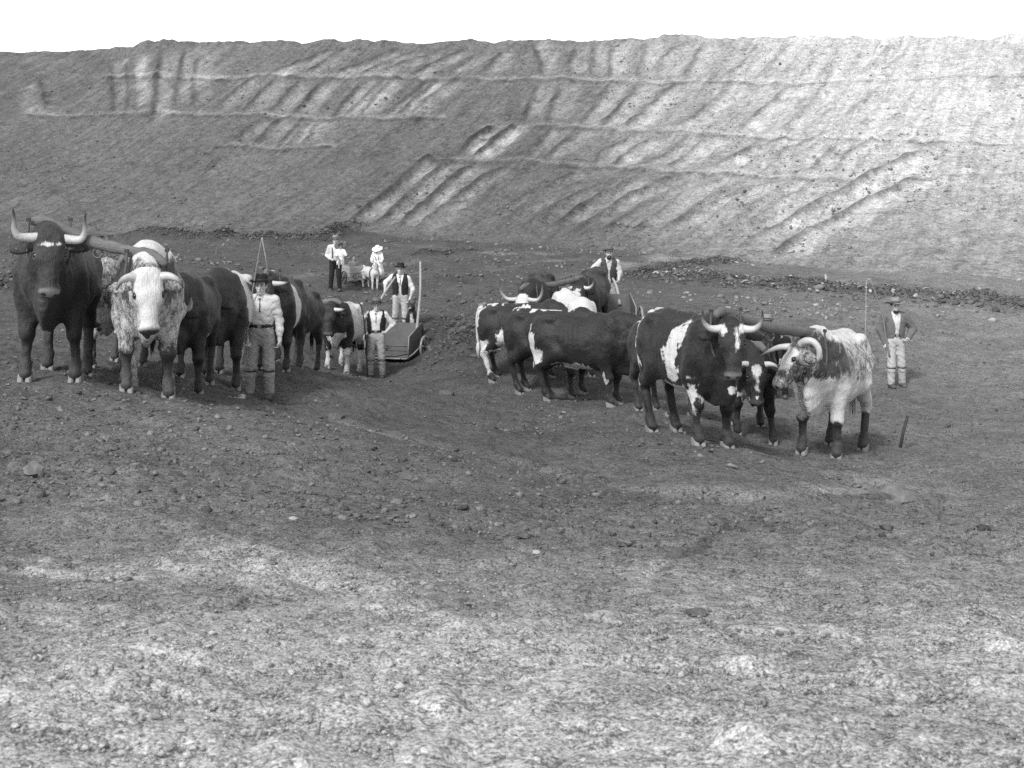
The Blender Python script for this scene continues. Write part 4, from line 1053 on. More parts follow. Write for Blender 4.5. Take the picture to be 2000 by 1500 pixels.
    if vest:
        D = SDF(lo, hi, h); torso(D, .031, low=waist - np.array([0, 0, .045]))
        q = (slice(None),) * 3; X, Y, Z = D.grid(q)
        zz = Z - waist[2]; vw = vopen + np.clip((Z - waist[2] - .14) / .26, 0, 1) * .055 + np.clip((-.0 - zz) / .08, 0, 1) * .03
        cx = waist[0] + (j['neck'][0] - waist[0]) * np.clip(zz / .4, 0, 1)
        cut = np.maximum(np.abs(X - cx) - vw, Y - waist[1] + .0 * X); D.F = np.maximum(D.F, -cut.astype(np.float32))
        D.cone(j['neck'] + np.array([0, -.03, .02]), .07, j['neck'] + np.array([0, -.02, .10]), .09, .01, sub=True)
        for sd, sx in (('l', 1), ('r', -1)):
            D.cone(j['sh' + sd] + np.array([sx * .03, 0, .02]), .075, j['sh' + sd] * .5 + j['el' + sd] * .5 + np.array([sx * .03, 0, 0]), .085, .02, sub=True)
        D.folds(.003, 11, seed + 4)
        V, Q = D.mesh(); mesh_obj('waistcoat', V, Q, vest, root)
    if trousers:
        D = SDF(lo, hi, h)
        D.cone(waist - np.array([0, 0, .02]), .150 * thin, j['pelvis'], .158 * thin, .05, S=(1, .70, 1))
        for sd in 'lr':
            hp, kn, an = j['hi' + sd], j['kn' + sd], j['an' + sd]
            D.cone(hp, .100 * thin, kn, .074, .04); D.cone(kn, .075, an + np.array([0, -.005, .01]), .066, .03)
            if bow: D.ell(kn * .86 + an * .14, (.086, .086, .045), k=.02); D.ell(kn * .62 + an * .38, (.078, .08, .05), k=.02)
        q = (slice(None),) * 3; X, Y, Z = D.grid(q); D.F = np.maximum(D.F, (Z - waist[2] - .005).astype(np.float32) + 0 * X)
        D.folds(.0050, 12, seed + 2); D.folds(.002, 28, seed + 3)
        V, Q = D.mesh(); tr = mesh_obj('trousers', V, Q, trousers, root)
        if bow:
            for sd in 'lr':
                c = j['kn' + sd] * .76 + j['an' + sd] * .24; mb = MB(); n = 14
                mb.tube([c + np.array([.078 * math.cos(a), .078 * math.sin(a), 0]) for a in np.linspace(0, 6.2832, n)], .011, 6); mb.build('knee_strap', C_LEATH, tr, True)
    if belt:
        mb = MB(); n = 24
        v = []
        for dz, e in ((-.028, .157), (-.028, .168), (.016, .168), (.016, .157)):
            for q in range(n): v.append(waist + np.array([(e * thin) * math.cos(6.2832 * q / n), (e * thin) * .735 * math.sin(6.2832 * q / n), dz]))
        f = [(i * n + q, i * n + (q + 1) % n, ((i + 1) % 4) * n + (q + 1) % n, ((i + 1) % 4) * n + q) for i in range(4) for q in range(n)]
        bl = mesh_obj('belt', v, f, belt, root)
        MB().box(waist + np.array([0, -.168 * thin * .735 - .003, -.006]), (.05, .008, .04)).build('buckle', M_IRONP, bl)
    if braces:
        mb = MB()
        for sx in (-1, 1):
            mb.tube([waist + np.array([sx * .07, -.118, 0]), A('waist' if 'waist' in j else 'pelvis', 'chest', .8) + np.array([sx * .075, -.135, 0]), j['chest'] + np.array([sx * .08, -.13, .04]), j['neck'] + np.array([sx * .09, -.03, .0]), j['neck'] + np.array([sx * .08, .06, -.06])], .016, 6, .5)
        mb.build('braces', braces, root, True)
    if skirt:
        mat, zb, rb, zt = skirt; n = 30; v = []; r_ = random.Random(seed)
        prof = [(zt, .13), (zt - (zt - zb) * .35, .13 + (rb - .13) * .45), (zt - (zt - zb) * .7, .13 + (rb - .13) * .8), (zb, rb), (zb, rb - .015), (zt - (zt - zb) * .7, (.13 + (rb - .13) * .8) - .015)]
        for i, (z, r0) in enumerate(prof):
            for q in range(n):
                a = 6.2832 * q / n; r1 = r0 * (1 + .07 * (i > 0) * math.sin(7 * a + seed) * min(1, i / 2)); v.append((j['pelvis'][0] + r1 * math.cos(a), j['pelvis'][1] + r1 * .8 * math.sin(a), z))
        f = [(i * n + q, i * n + (q + 1) % n, (i + 1) * n + (q + 1) % n, (i + 1) * n + q) for i in range(len(prof) - 1) for q in range(n)]
        mesh_obj('skirt', v, f, mat, root)
    if boots:
        for sd in 'lr':
            an = j['an' + sd]; D = SDF(an - np.array([.12, .28, .14]), an + np.array([.12, .14, .14]), h)
            D.cone(an + np.array([0, .015, .06]), .058, an + np.array([0, .015, -.03]), .055, .03); D.cone(an + np.array([0, .02, -.035]), .052, an + np.array([0, -.14, -.052]), .042, .04, S=(1, 1, .9)); D.ell(an + np.array([0, -.16, -.05]), (.046, .055, .036), k=.03)
            X, Y, Z = D.grid((slice(None),) * 3); D.F = np.maximum(D.F, (an[2] - .092 - Z).astype(np.float32) + 0 * X)
            V, Q = D.mesh(); mesh_obj('boot', V, Q, boots, root)
    if hatk:
        HM = Matrix.Translation(Vector(Hd(0, .006, .062))) @ RM.to_4x4() @ Matrix.Rotation(R(hattilt), 4, 'X')
        make_hat(hatk[0], hatk[1], root, HM, seed, band=(hatk[2] if len(hatk) > 2 else C_LEATH))
    bpy.context.view_layer.update()
    return root
def foot(px, Y, dz=0.):
    X = (px - CX) / F_PX * Y; return (X, Y, ground_z(X, Y) + dz)
# ------------------------------------------------------------------ the ox teams
def rf(base, head=0., top=0., low=0.):
    def f(V, hc, on):
        r = base + top * np.clip((V[:, 2] - 1.2) / .25, 0, 1) + low * np.clip((.9 - V[:, 2]) / .3, 0, 1)
        return np.clip(np.where(on, head, r), 0, 1.6)
    return f
GL, GR = 'oxen of the left hand team', 'oxen of the right hand team'
def sg_(x, a, w): return 1 / (1 + np.exp(-(x - a) / w))
def roan_b(V, hc, on):
    r = .46 - .14 * sg_(V[:, 0], .36, .05) + .6 * sg_(V[:, 2], 1.40, .03) * sg_(-V[:, 0], -.72, .05)
    front = sg_(-V[:, 2], -.90, .03) * sg_(V[:, 0], .30, .04); r = r + (1.15 - r) * front
    r = r + (.95 - r) * sg_(-V[:, 2], -.80, .04) * (1 - sg_(V[:, 0], .30, .05)); r = r + (.75 - r) * sg_(-V[:, 0], .70, .05)
    f = .42 + .55 * np.clip(hc[:, 2] * 8 + .2, 0, 1) * np.clip((.36 - hc[:, 0]) / .1, 0, 1) * np.clip((hc[:, 0] - .04) / .06, 0, 1)
    r = np.where(on, f, r)
    return np.where(on, r, r * sg_(V[:, 2], .44, .055))
def roan_2(V, hc, on):
    r = .42 + .7 * sg_(V[:, 2], 1.36, .03) - .15 * np.exp(-((V[:, 0] - .8) / .22) ** 2) * (V[:, 2] > .85)
    r = r + (.50 - r) * sg_(-V[:, 2], -.95, .05); r = r * (1 - .85 * sg_(-V[:, 2], -.40, .05) * (V[:, 0] > 0))
    return np.where(on, 1.2 - .75 * np.clip((np.abs(hc[:, 1]) - .10) / .04, 0, 1), r)
def roan_2b(V, hc, on): return np.where(V[:, 2] < .85, .8, .45) * np.where(V[:, 2] < .45, .1, 1)
def roan_7(V, hc, on): return np.where(on | (V[:, 0] > .62), np.where((V[:, 2] < .82) & ~on, .55, 0), np.where(V[:, 2] < .45, .8, 0))
X = {}
X['1'] = make_ox('huge dark brown lead ox with tall upturned horns at far left', 100, 737, 13.0, 12, 1.10, poll=(1.06, .08, 1.36), hyaw=6, hpitch=72, hroll=-4, tone=0.0248,
                 face=[(.085, .0, .07, .004, .05, .05)], horns=('lyre', 'lyre'), muz=.24, hump=.02, group=GL, feet=dict(fl=(0, .03), fr=(.05, -.02)), h=.016)
X['2'] = make_ox('white faced roan ox with dark muzzle, yoked beside the huge dark lead ox', 288, 757, 12.8, 15, 1.05, poll=(1.12, .02, 1.17), hyaw=10, hpitch=76, tone=0.0459,
                 white=[(.35, 0, 1.52, .7, .3, .14)], face=[(.2, 0, .02, .42, .118, .25)], roan=roan_2, horns=('down', 'down'), muz=.03, group=GL, hump=.03, feet=dict(fl=(.03, .0), fr=(-.02, .0)), h=.016)
X['2b'] = make_ox('grey flecked ox half hidden between the dark lead ox and the white faced one', 212, 726, 15.2, 3, .92, poll=(1.05, 0, 1.15), hyaw=0, hpitch=70, tone=0.0551,
                  white=[(.72, .12, .72, .2, .1, .3)], roan=roan_2b, horns=('short', 'short'), group=GL, h=.024)
X['3'] = make_ox('black ox with lowered head and bent pale horn behind the white faced ox', 356, 758, 14.9, 6, .95, poll=(1.08, -.06, 1.10), hyaw=-14, hpitch=74, tone=0.0138,
                 white=[(-.1, .25, .62, .3, .12, .10)], face=[(.16, .10, -.08, .12, .05, .06)], horns=('lyre', 'short'), muz=.06, group=GL, feet=dict(fl=(.08, .02), fr=(0, 0)), horn_len=.8, h=.022)
X['4'] = make_ox('dark ox with white splashed back and ribs behind the black one', 432, 744, 16.7, 4, 1.03, poll=(1.05, -.1, 1.12), hyaw=-10, hpitch=70, tone=0.0202,
                 white=[(.45, .05, 1.53, .16, .2, .14), (.02, .36, 1.12, .24, .26, .42), (-.4, .15, 1.42, .5, .3, .12)], horns=('short', 'short'), roan=lambda V, hc, on: np.where((V[:, 0] < .1) & (V[:, 2] > 1.0), .28, 0), group=GL, h=.023)
X['5'] = make_ox('dark ox with broad white band round its ribs behind the young whip man', 535, 717, 18.6, 0, .98, poll=(1.08, -.02, 1.33), hyaw=14, hpitch=72, tone=0.0184,
                 white=[(.20, .3, 1.05, .15, .5, .62), (.38, 0, 1.52, .3, .07, .08)], horns=('flat', 'flat'), group=GL, h=.023)
X['6'] = make_ox('plain dark ox mostly hidden behind the white banded one', 566, 720, 20.6, -6, .95, poll=(1.05, 0, 1.2), hyaw=0, hpitch=70, tone=0.0156, horns=('short', 'short'), group=GL, h=.026)
X['7'] = make_ox('dark headed ox with white body beside the man in the open waistcoat', 660, 727, 25.6, -6, .99, poll=(1.10, -.03, 1.30), hyaw=6, hpitch=70, tone=0.0184,
                 white=[(-.25, 0, 1.1, .80, .7, .62)], roan=roan_7, horns=('flat', 'flat'), group=GL, h=.025)
X['A'] = make_ox('black and white patched ox with upturned horns leading the right team', 1388, 866, 13.7, 22, 1.0, poll=(1.10, -.12, 1.38), hyaw=-28, hpitch=71, tone=0.0156,
                 white=[(-.80, -.16, 1.12, .13, .16, .50), (-.88, -.02, 1.15, .10, .30, .55), (-.80, 0, 1.47, .14, .14, .07), (.16, -.34, 1.0, .11, .25, .40), (.27, -.3, 1.28, .07, .2, .16, 1), (.0, -.15, .60, .42, .45, .10), (-.02, -.4, .98, .05, .1, .09, 1), (-.80, -.25, .78, .05, .2, .22), (.84, 0, .66, .10, .05, .05), (.53, -.24, .62, .03, .08, .13)],
                 face=[(.03, .10, .04, .05, .05, .08), (.03, -.10, .05, .05, .04, .06), (.11, .045, .06, .09, .022, .09)], horns=('up', 'up'), tailw=True, hump=-.01, group=GR, feet=dict(fl=(-.02, 0), fr=(.02, 0)), h=.016, muz=.2)
X['B'] = make_ox('white streaked roan ox with curling horn, head turned left, at right', 1603, 888, 15.0, -31, 1.04, poll=(1.06, -.08, 1.30), hyaw=-44, hpitch=56, hroll=10, tone=0.0413,
                 white=[(-.2, 0, 1.52, .75, .26, .09), (.85, .05, .74, .16, .22, .15)], roan=roan_b, horns=('curl', 'sweep'), muz=.3, group=GR, h=.016, hump=.02, tailw=True)
X['C'] = make_ox('dark ox with white blaze looking out between the two right lead oxen', 1468, 853, 15.9, -8, .93, poll=(1.08, .03, 1.09), hyaw=2, hpitch=70, tone=0.0138,
                 face=[(.10, 0, .05, .10, .075, .10), (.2, .0, .05, .12, .03, .10), (.445, 0, .05, .02, .02, .05)], white=[(.62, -.05, .60, .22, .16, .06)], horns=('stub', 'stub'), group=GR, h=.018, muz=.10, feet=dict(fl=(.14, .08), fr=(0, 0)))
X['D'] = make_ox('dark ox hidden behind the black and white patched leader', 1326, 820, 16.9, 20, .90, poll=(1.02, 0, 1.15), hyaw=0, hpitch=70, tone=0.0257, horns=('short', 'short'), group=GR, h=.026, tailw=True)
X['E'] = make_ox('dark ox seen side on with white belly, rump to the left', 1192, 796, 19.5, 62, 1.0, poll=(1.08, 0, 1.26), hyaw=8, hpitch=62, tone=0.0175,
                 white=[(-.10, -.1, .60, .30, .4, .11), (-.84, -.22, .92, .10, .25, .30), (-.70, -.24, .78, .12, .2, .12), (.5, -.22, .47, .05, .08, .07)], horns=('stub', 'stub'), tail=False, group=GR, h=.022)
X['F'] = make_ox('plain dark ox side on behind the white bellied one, rump at left', 1122, 778, 21.0, 55, 1.0, poll=(1.05, 0, 1.2), hyaw=0, hpitch=65, tone=0.0156,
                 white=[(-.05, -.0, 1.47, .35, .12, .04)], horns=('short', 'short'), group=GR, h=.025, tail=False)
X['G'] = make_ox('dark ox with white spine and white hind legs at left of the right team', 957, 742, 23.0, 62, .97, poll=(1.0, 0, 1.2), hyaw=0, hpitch=65, tone=0.0184,
                 white=[(-.88, -.05, 1.2, .12, .2, .5), (-.45, 0, 1.52, .6, .12, .06), (-.74, -.2, .42, .2, .1, .42), (-.25, -.3, .78, .12, .3, .22), (.1, -.2, 1.35, .15, .2, .12)], horns=('up', 'short'), tailw=True, group=GR, h=.026, ref='hind')
X['H'] = make_ox('white backed ox showing only its hips and spine behind the dark ones', 1134, 742, 22.4, 12, .98, poll=(1.0, 0, 1.05), hyaw=0, hpitch=68, tone=0.0275, white=[(-.3, 0, 1.2, 1.5, 1.2, 1.0)], horns=('short', 'short'), group=GR, h=.025)
X['I'] = make_ox('dark ox with white forehead and wide lyre horns in the rear pair', 1043, 690, 24.4, -10, 1.0, poll=(1.10, -.12, 1.16), hyaw=-8, hpitch=66, tone=0.0165,
                 face=[(.06, 0, .03, .16, .13, .12), (.22, .0, .04, .10, .05, .10)], horns=('wide', 'wide'), group=GR, h=.025)
X['J'] = make_ox('dark ox with small white star and upturned horns in front of the driver', 1140, 676, 25.5, -16, .99, poll=(1.08, .02, 1.30), hyaw=12, hpitch=62, tone=0.0165,
                 face=[(.09, 0, .05, .05, .06, .09)], horns=('up', 'up'), group=GR, h=.025, horn_len=1.1)
print('oxen', round(time.time() - T0, 1))

# ------------------------------------------------------------------ yokes
def make_yoke(a, b, label, ext=.22, rise=.0):
    pa, pb = a['neck'].copy(), b['neck'].copy(); d = pb - pa; L = np.linalg.norm(d); d /= L
    c = (pa + pb) / 2; root = empty('yoke', tuple(c)); tag(root, label, 'yoke', 'wooden ox yokes')
    P = lambda t, z=0.: pa + d * (t * L) - c + np.array([0, 0, z])
    e = ext / L; r_ = .058
    pts = [P(-e, .0), P(-e * .5, .045), P(0, .055), P(.12, .03), P(.3, .015), P(.5, .0), P(.7, .015), P(.88, .03), P(1, .055), P(1 + e * .5, .045), P(1 + e, .0)]
    pts = crom(pts, 4); n = len(pts); rad = [r_ * (.62 + .38 * min(1, min(i, n - 1 - i) / 4.)) * (1 + .07 * math.sin(i * 1.7) + .05 * math.sin(i * .6 + 1)) for i in range(n)]
    MB().tube(pts, rad, 12, .8).build('beam', M_YOKE, root, True)
    for o in (a, b):
        s = o['s']; lat = np.array([o['left'][0], o['left'][1], 0]); top = o['neck'] - c; bot = o['neckbot'] - c; w = .185 * s
        dz = bot - top
        U = [top + lat * w + np.array([0, 0, .10]), top + lat * w, top + lat * w * 1.05 + dz * .45, top + lat * w * .75 + dz * .85, top + dz, top - lat * w * .75 + dz * .85, top - lat * w * 1.05 + dz * .45, top - lat * w, top - lat * w + np.array([0, 0, .10])]
        bo = MB().tube(crom(U, 5), .013, 7).build('bow', M_BOW, root, True)
        for sx in (-1, 1):
            MB().box(top + lat * w * sx + np.array([0, 0, .085]), (.04, .028, .035)).build('bow_key', M_WOODD, bo)
    rg = c * 0 + np.array([0, 0, -.1]); mb = MB().tube([rg + np.array([.05 * math.cos(q), 0, .05 * math.sin(q)]) for q in np.linspace(0, 6.2832, 13)], .011, 6); mb.build('draught_ring', M_IRON, root, True)
    return c
Y1 = make_yoke(X['1'], X['2'], 'long weathered yoke beam across the dark lead ox and the white faced ox')
Y3 = make_yoke(X['5'], X['6'], 'yoke on the white banded ox behind the young whip man', .2)
Y7b = dict(X['7']); Y7b['neck'] = X['7']['neck'] + np.array([-1.15, .2, .0]); Y7b['neckbot'] = X['7']['neckbot'] + np.array([-1.15, .2, .0])
Y7 = make_yoke(X['7'], Y7b, 'yoke on the dark headed white bodied ox by the scraper', .2)
YA = make_yoke(X['A'], X['B'], 'yoke beam joining the patched ox and the roan ox at right', .22)
YC = make_yoke(X['C'], X['D'], 'yoke on the dark ox with the white blaze between the right leaders', .2)
YI = make_yoke(X['I'], X['J'], 'sloping yoke between the two rearmost oxen before the driver', .2)
def chain(label, pts, n):
    P = crom(pts, 8); d = np.cumsum([0] + [np.linalg.norm(P[i + 1] - P[i]) for i in range(len(P) - 1)]); mb = MB()
    ts = np.linspace(0, d[-1], n); Q = np.stack([np.interp(ts, d, [p[k] for p in P]) for k in range(3)], 1); c = Q[0]
    for i in range(n - 1):
        m_ = (Q[i] + Q[i + 1]) / 2 - c; t = Q[i + 1] - Q[i]; L = np.linalg.norm(t) * .68; t /= np.linalg.norm(t); s_ = np.cross(t, [0, 0, 1]); s_ /= np.linalg.norm(s_)
        if i % 2: s_ = np.cross(t, s_)
        mb.tube([m_ + t * L * math.cos(q) + s_ * .032 * math.sin(q) for q in np.linspace(0, 6.2832, 9)], .009, 5, cap=False)
    o = mb.build('draught_chain', M_IRON, None, True); o.location = tuple(c); return tag(o, label, 'chain', 'draught chains')
dn = np.array([0, 0, -.12])
scr = W(770, 690, 28.3)
chain('iron draught chain running back from the banded ox past the dark headed one', [Y3 + dn, (Y3 + Y7) / 2 + np.array([.1, 0, -.55]), Y7 + dn], 60)
chain('iron draught chain from the dark headed ox to the wheeled scraper', [Y7 + dn, (Y7 + scr) / 2 + np.array([.0, 0, -.35]), scr + np.array([-.1, 0, .12])], 40)

# ------------------------------------------------------------------ scrapers
def prism(mb, poly, t, ax):
    """extrude a polygon (list of 3D points) by t along ax"""
    n = len(poly); a = np.array(ax, float) * t; v = [np.array(p, float) for p in poly] + [np.array(p, float) + a for p in poly]
    mb.add(v, [tuple(range(n - 1, -1, -1)), tuple(range(n, 2 * n))] + [(i, (i + 1) % n, n + (i + 1) % n, n + i) for i in range(n)]); return mb
def make_scraper(label, loc, rz, handles, w=1.25):
    root = empty('earth_scraper', loc, rz); tag(root, label, 'scraper', 'ox drawn earth scrapers')
    hw = w / 2
    prism(MB(), [(-hw, .30, .10), (hw, .30, .10), (hw, .42, .74), (-hw, .42, .74)], .02, (0, 1, 0)).build('back_panel', M_IRONB, root)
    prism(MB(), [(-hw, -.42, .03), (hw, -.42, .03), (hw, .30, .10), (-hw, .30, .10)], .02, (0, 0, -1)).build('floor_panel', M_IRONB, root)
    for sx in (-1, 1):
        x = sx * hw; f = .10 * sx
        prism(MB(), [(x, -.42, .02), (x, .31, .09), (x, .44, .76), (x, -.36, .52)], .022 * sx, (1, 0, 0)).build('side_panel', M_IRONB, root)
        MB().tube([(x + .011 * sx, .44, .765), (x + .011 * sx, -.36, .525), (x + .011 * sx, -.43, .03)], .014, 6).build('side_rim', M_IRONP, root, True)
        hubx = x + .2 * sx
        wh = empty('wheel', (0, 0, 0)); wh.parent = root
        mb = MB().tube([(hubx, .12 + .24 * math.cos(q), .24 + .24 * math.sin(q)) for q in np.linspace(0, 6.2832, 25)], .028, 8, .8); tyre = mb.build('tyre', M_IRONP, wh, True)
        MB().tube([(hubx - .05, .12, .24), (hubx + .05, .12, .24)], .045, 10).build('hub', M_IRON, wh, True)
        for k in range(6):
            q = k * 1.0472; MB().tube([(hubx, .12, .24), (hubx, .12 + .23 * math.cos(q), .24 + .23 * math.sin(q))], .014, 6).build('spoke', M_IRON, wh, True)
    MB().tube([(-hw - .25, .12, .24), (hw + .25, .12, .24)], .022, 8).build('axle', M_IRON, root, True)
    MB().tube([(-hw, -.46, .035), (0, -.47, .03), (hw - .02, -.46, .035), (hw + .10, -.30, .14), (hw + .16, -.05, .26)], .018, 8).build('cutting_edge', M_IRONP, root, True)
    MB().tube([(-hw, -.1, .12), (-hw * .6, -.7, .12), (0, -1.05, .16), (hw * .6, -.7, .12), (hw, -.1, .12)], .016, 7).build('draw_bar', M_IRON, root, True)
    for pts in handles:
        n = len(crom(pts, 5)); MB().tube(crom(pts, 5), np.linspace(.038, .024, n).tolist(), 9).build('handle', M_YOKEP, root, True)
    return root
sx0 = foot(768, 28.5); ra = R(-17)
def loc_(px, py, Y):
    d = W(px, py, Y) - np.array(sx0); c, n = math.cos(-ra), math.sin(-ra)
    return (d[0] * c - d[1] * n, d[0] * n + d[1] * c, d[2])
make_scraper('wheeled iron scraper scoop with tall pole handle between the oxen and the dog', sx0, ra,
             [[loc_(812, 665, 28.5), loc_(816, 625, 28.6), loc_(821, 570, 28.8), loc_(821, 511, 29.0)], [loc_(722, 625, 28.8), loc_(745, 582, 29.3), loc_(772, 541, 29.75)]], 1.05)
sx1 = foot(1196, 26.9)
make_scraper('second scraper behind the rear oxen held by the moustached driver', sx1, R(4), [[(.22, .35, .5), (.20, .62, .85), (.13, .9, 1.08)], [(-.40, .35, .5), (-.48, .62, .9), (-.53, .9, 1.17)]], .9)
print('scrapers', round(time.time() - T0, 1))

# ------------------------------------------------------------------ people
P1 = make_person('young man in pale shirt, tie and dark hat standing with a tall whip', foot(510, 17.3, -.01), 0, 1.0, h=.0095, belt=C_LEATH, tie=C_TIE, bow=True, trousers=C_TROU, seed=1, grip=(.5, 1.0), hatk=('round', C_FELTD),
    J=dict(shl=(.19, .01, 1.38), shr=(-.185, .01, 1.39), elr=(-.235, .04, 1.10), wrr=(-.195, -.07, .83), ell=(.25, .04, 1.09), wrl=(.265, -.02, .83), anr=(-.165, .02, .09), knr=(-.13, -.03, .49), anl=(.12, .0, .09)), hnorm=(None, (.6, -.5, 0)), sleeve=.72)
P2 = make_person('man in open dark waistcoat with raised arm beside the dark headed ox', foot(735, 26.6, -.01), 0, 1.0, h=.013, vest=C_VEST, vopen=.085, trousers=C_TROUP, bow=True, belt=C_LEATH, tie=C_TIE, seed=2, hatk=('wide', C_FELTG), sleeve=.35, grip=(.4, 1.0), top=('shirt', C_SHIRT2),
    J=dict(elr=(-.36, -.06, 1.28), wrr=(-.31, -.16, 1.56), ell=(.36, .08, 1.16), wrl=(.20, -.04, 1.0), head=(.01, -.015, 1.58)), hdir=((-.8, -.3, -.2), (0, -.2, 1)), hnorm=(None, (1, -.3, 0)), headyaw=.1)
P3 = make_person('man in dark waistcoat and pale trousers leaning on the scraper handle', foot(782, 30.0, -.01), 0, 1.0, h=.014, vest=C_VEST, vopen=.028, trousers=C_TROUW, bow=True, tie=C_TIE, seed=3, hatk=('round', C_FELTD), sleeve=.25, grip=(.3, 1.0),
    top=('shirt', C_SHIRT2), J=dict(elr=(-.36, .03, 1.27), wrr=(-.37, -.08, 1.04), shr=(-.2, .01, 1.40), ell=(.30, .02, 1.10), wrl=(.24, -.03, .88), shl=(.19, .01, 1.36)), headtilt=.06)
P4 = make_person('youth in hat and dark trousers carrying a small child behind the scraper', foot(655, 33.2, -.01), 0, .86, h=.016, trousers=C_DARK, seed=4, hatk=('round', C_FELTP), braces=C_LEATH, top=('shirt', C_SHIRT),
    J=dict(elr=(-.28, .03, 1.12), wrr=(-.12, -.17, 1.02), ell=(.27, -.08, 1.13), wrl=(.12, -.24, 1.16), anr=(-.15, .02, .09)), grip=(.5, .5), sleeve=.9)
b = np.array(P4.location) + np.array([.17, -.20, .42])
P5 = make_person('small child in straw hat and white frock held in the arms of the youth', tuple(b), .25, .50, h=.024, trousers=None, boots=None, seed=5, hatk=('straw', C_STRAW), top=('frock_top', C_WHITE), skirt=(C_WHITE, .62, .22, 1.1), thin=1.15, skin=.34,
    J=dict(head=(0, -.02, 1.62), knl=(.12, -.22, .86), knr=(-.12, -.22, .86), anl=(.12, -.26, .52), anr=(-.12, -.26, .52), ell=(.28, -.1, 1.15), wrl=(.2, -.28, 1.1), elr=(-.28, -.05, 1.15), wrr=(-.22, -.25, 1.12)), hair=C_HAIR, headtilt=.0, hattilt=-40.)
P6 = make_person('little girl in white dress and big white sun hat standing behind the goat', foot(737, 34.7, -.01), -.2, .60, h=.022, trousers=None, boots=C_LEATH, seed=6, hatk=('sun', C_WHITE, None), top=('dress_top', C_WHITE), skirt=(C_WHITE, .34, .34, 1.15), thin=1.05, skin=.36,
    J=dict(ell=(.27, -.03, 1.12), wrl=(.22, -.2, .95), elr=(-.27, -.05, 1.12), wrr=(-.2, -.22, 1.0)), headpitch=.15, hattilt=14.)
P8 = make_person('moustached driver in waistcoat leaning on scraper handles behind the rear oxen', foot(1188, 27.9, -.01), 0, 1.0, h=.013, vest=C_VEST2, vopen=.02, trousers=C_TROU, seed=8, hatk=('round', C_FELTG), mous=True, beard=True, top=('shirt', C_SHIRT), sleeve=.3, grip=(1., 1.),
    J=dict(chest=(0, -.10, 1.26), neck=(0, -.15, 1.42), head=(.0, -.19, 1.565), shl=(.185, -.12, 1.36), shr=(-.185, -.12, 1.37), elr=(-.33, -.13, 1.24), wrr=(-.46, -.22, 1.12), ell=(.25, -.10, 1.14), wrl=(.22, -.2, .98)))
P9 = make_person('boy in pale round hat peering over the yoke of the right leaders', foot(1499, 20.5, -.01), -.35, .80, h=.016, trousers=C_DARK, seed=9, hatk=('bowler', C_FELTP), top=('jacket', C_DARK), skin=.33)
P10 = make_person('smaller boy in dark cap beside the boy in the pale hat', foot(1523, 20.7, -.01), -.3, .71, h=.018, trousers=C_DARK, seed=10, hatk=('cap', C_FELTD, None), top=('jacket', C_DARK), skin=.33)
P11 = make_person('bearded man in open grey jacket and pale trousers with a whip at far right', foot(1748, 24.0, -.01), .05, 1.0, h=.0125, trousers=C_TROUW, seed=11, hatk=('wide', C_FELTP), beard=True, vest=C_JACK, vopen=.035, belt=C_LEATH, top=('shirt', C_SHIRT), grip=(.6, 1.0), bow=True,
    J=dict(elr=(-.27, .05, 1.12), wrr=(-.19, -.06, .84), ell=(.38, .05, 1.14), wrl=(.22, -.1, .97), anr=(-.09, -.03, .09), knr=(-.09, -.06, .49), anl=(.16, .05, .09)), hdir=(None, (-.5, -.3, -.2)))
# jacket sleeves of the man at right
D = SDF((-.5, -.3, .7), (.55, .3, 1.55), .011)
for sd, sx in (('l', 1), ('r', -1)):
    sh = np.array(DEF['sh' + sd]); e = np.array({'l': (.38, .05, 1.14), 'r': (-.27, .05, 1.12)}[sd]); w = np.array({'l': (.22, -.1, .97), 'r': (-.19, -.06, .84)}[sd])
    D.cone(sh, .092, e, .074, .04); D.cone(e, .075, e * .12 + w * .88, .06, .03)
D.folds(.004, 12, 44); V_, Q_ = D.mesh(); mesh_obj('jacket_sleeves', V_, Q_, C_JACK, P11)
print('people', round(time.time() - T0, 1))

# ------------------------------------------------------------------ whips and sticks
def whip(label, base, stick, lash=None, r0=.016, mat=None, r1=.007):
    root = empty('stock_whip', tuple(base)); tag(root, label, 'whip', 'drovers whips and sticks')
    p = crom(stick, 6); MB().tube(p, np.linspace(r0, r1, len(p)).tolist(), 7).build('whip_handle', mat or M_WOOD, root, True)
    if lash: p = crom(lash, 6); MB().tube(p, np.linspace(.011, .006, len(p)).tolist(), 6).build('lash', M_LASH, root, True)
whip('tall whip of the young man, its lash hanging beside his hat', np.array(P1.location), [(-.225, -.12, .50), (-.18, -.13, .80), (-.135, -.14, 1.25), (-.04, -.12, 1.85), (.03, -.10, 2.27)],
     [(.03, -.10, 2.27), (.055, -.06, 2.10), (.075, .0, 1.92), (.075, .08, 1.78)])
whip('thin dark stick of the man with the raised arm', np.array(P2.location), [(-.33, -.25, 1.66), (-.26, -.27, 1.45), (-.20, -.26, .9), (-.15, -.26, .02)], None, .016, M_WOODD, .014)
whip('long whip of the bearded man at right, lash hanging behind the roan ox', np.array(P11.location), [(-.14, -.12, .62), (-.21, -.14, .95), (-.29, -.12, 1.45), (-.50, -.08, 2.12)],
     [(-.50, -.08, 2.12), (-.56, -.02, 2.06), (-.57, .0, 1.4), (-.58, .05, .5)], .02)
q = on_floor(1756, 880, 8, 30); pole = MB().tube([(0, 0, -.08), (.06, .02, .20), (.13, .05, .42)], [.022, .021, .02], 8).build('wooden_stake', M_WOODD, None, True); pole.location = (q[0], q[1], ground_z(q[0], q[1]))
tag(pole, 'short wooden stake leaning in the ground at the right edge', 'stake')

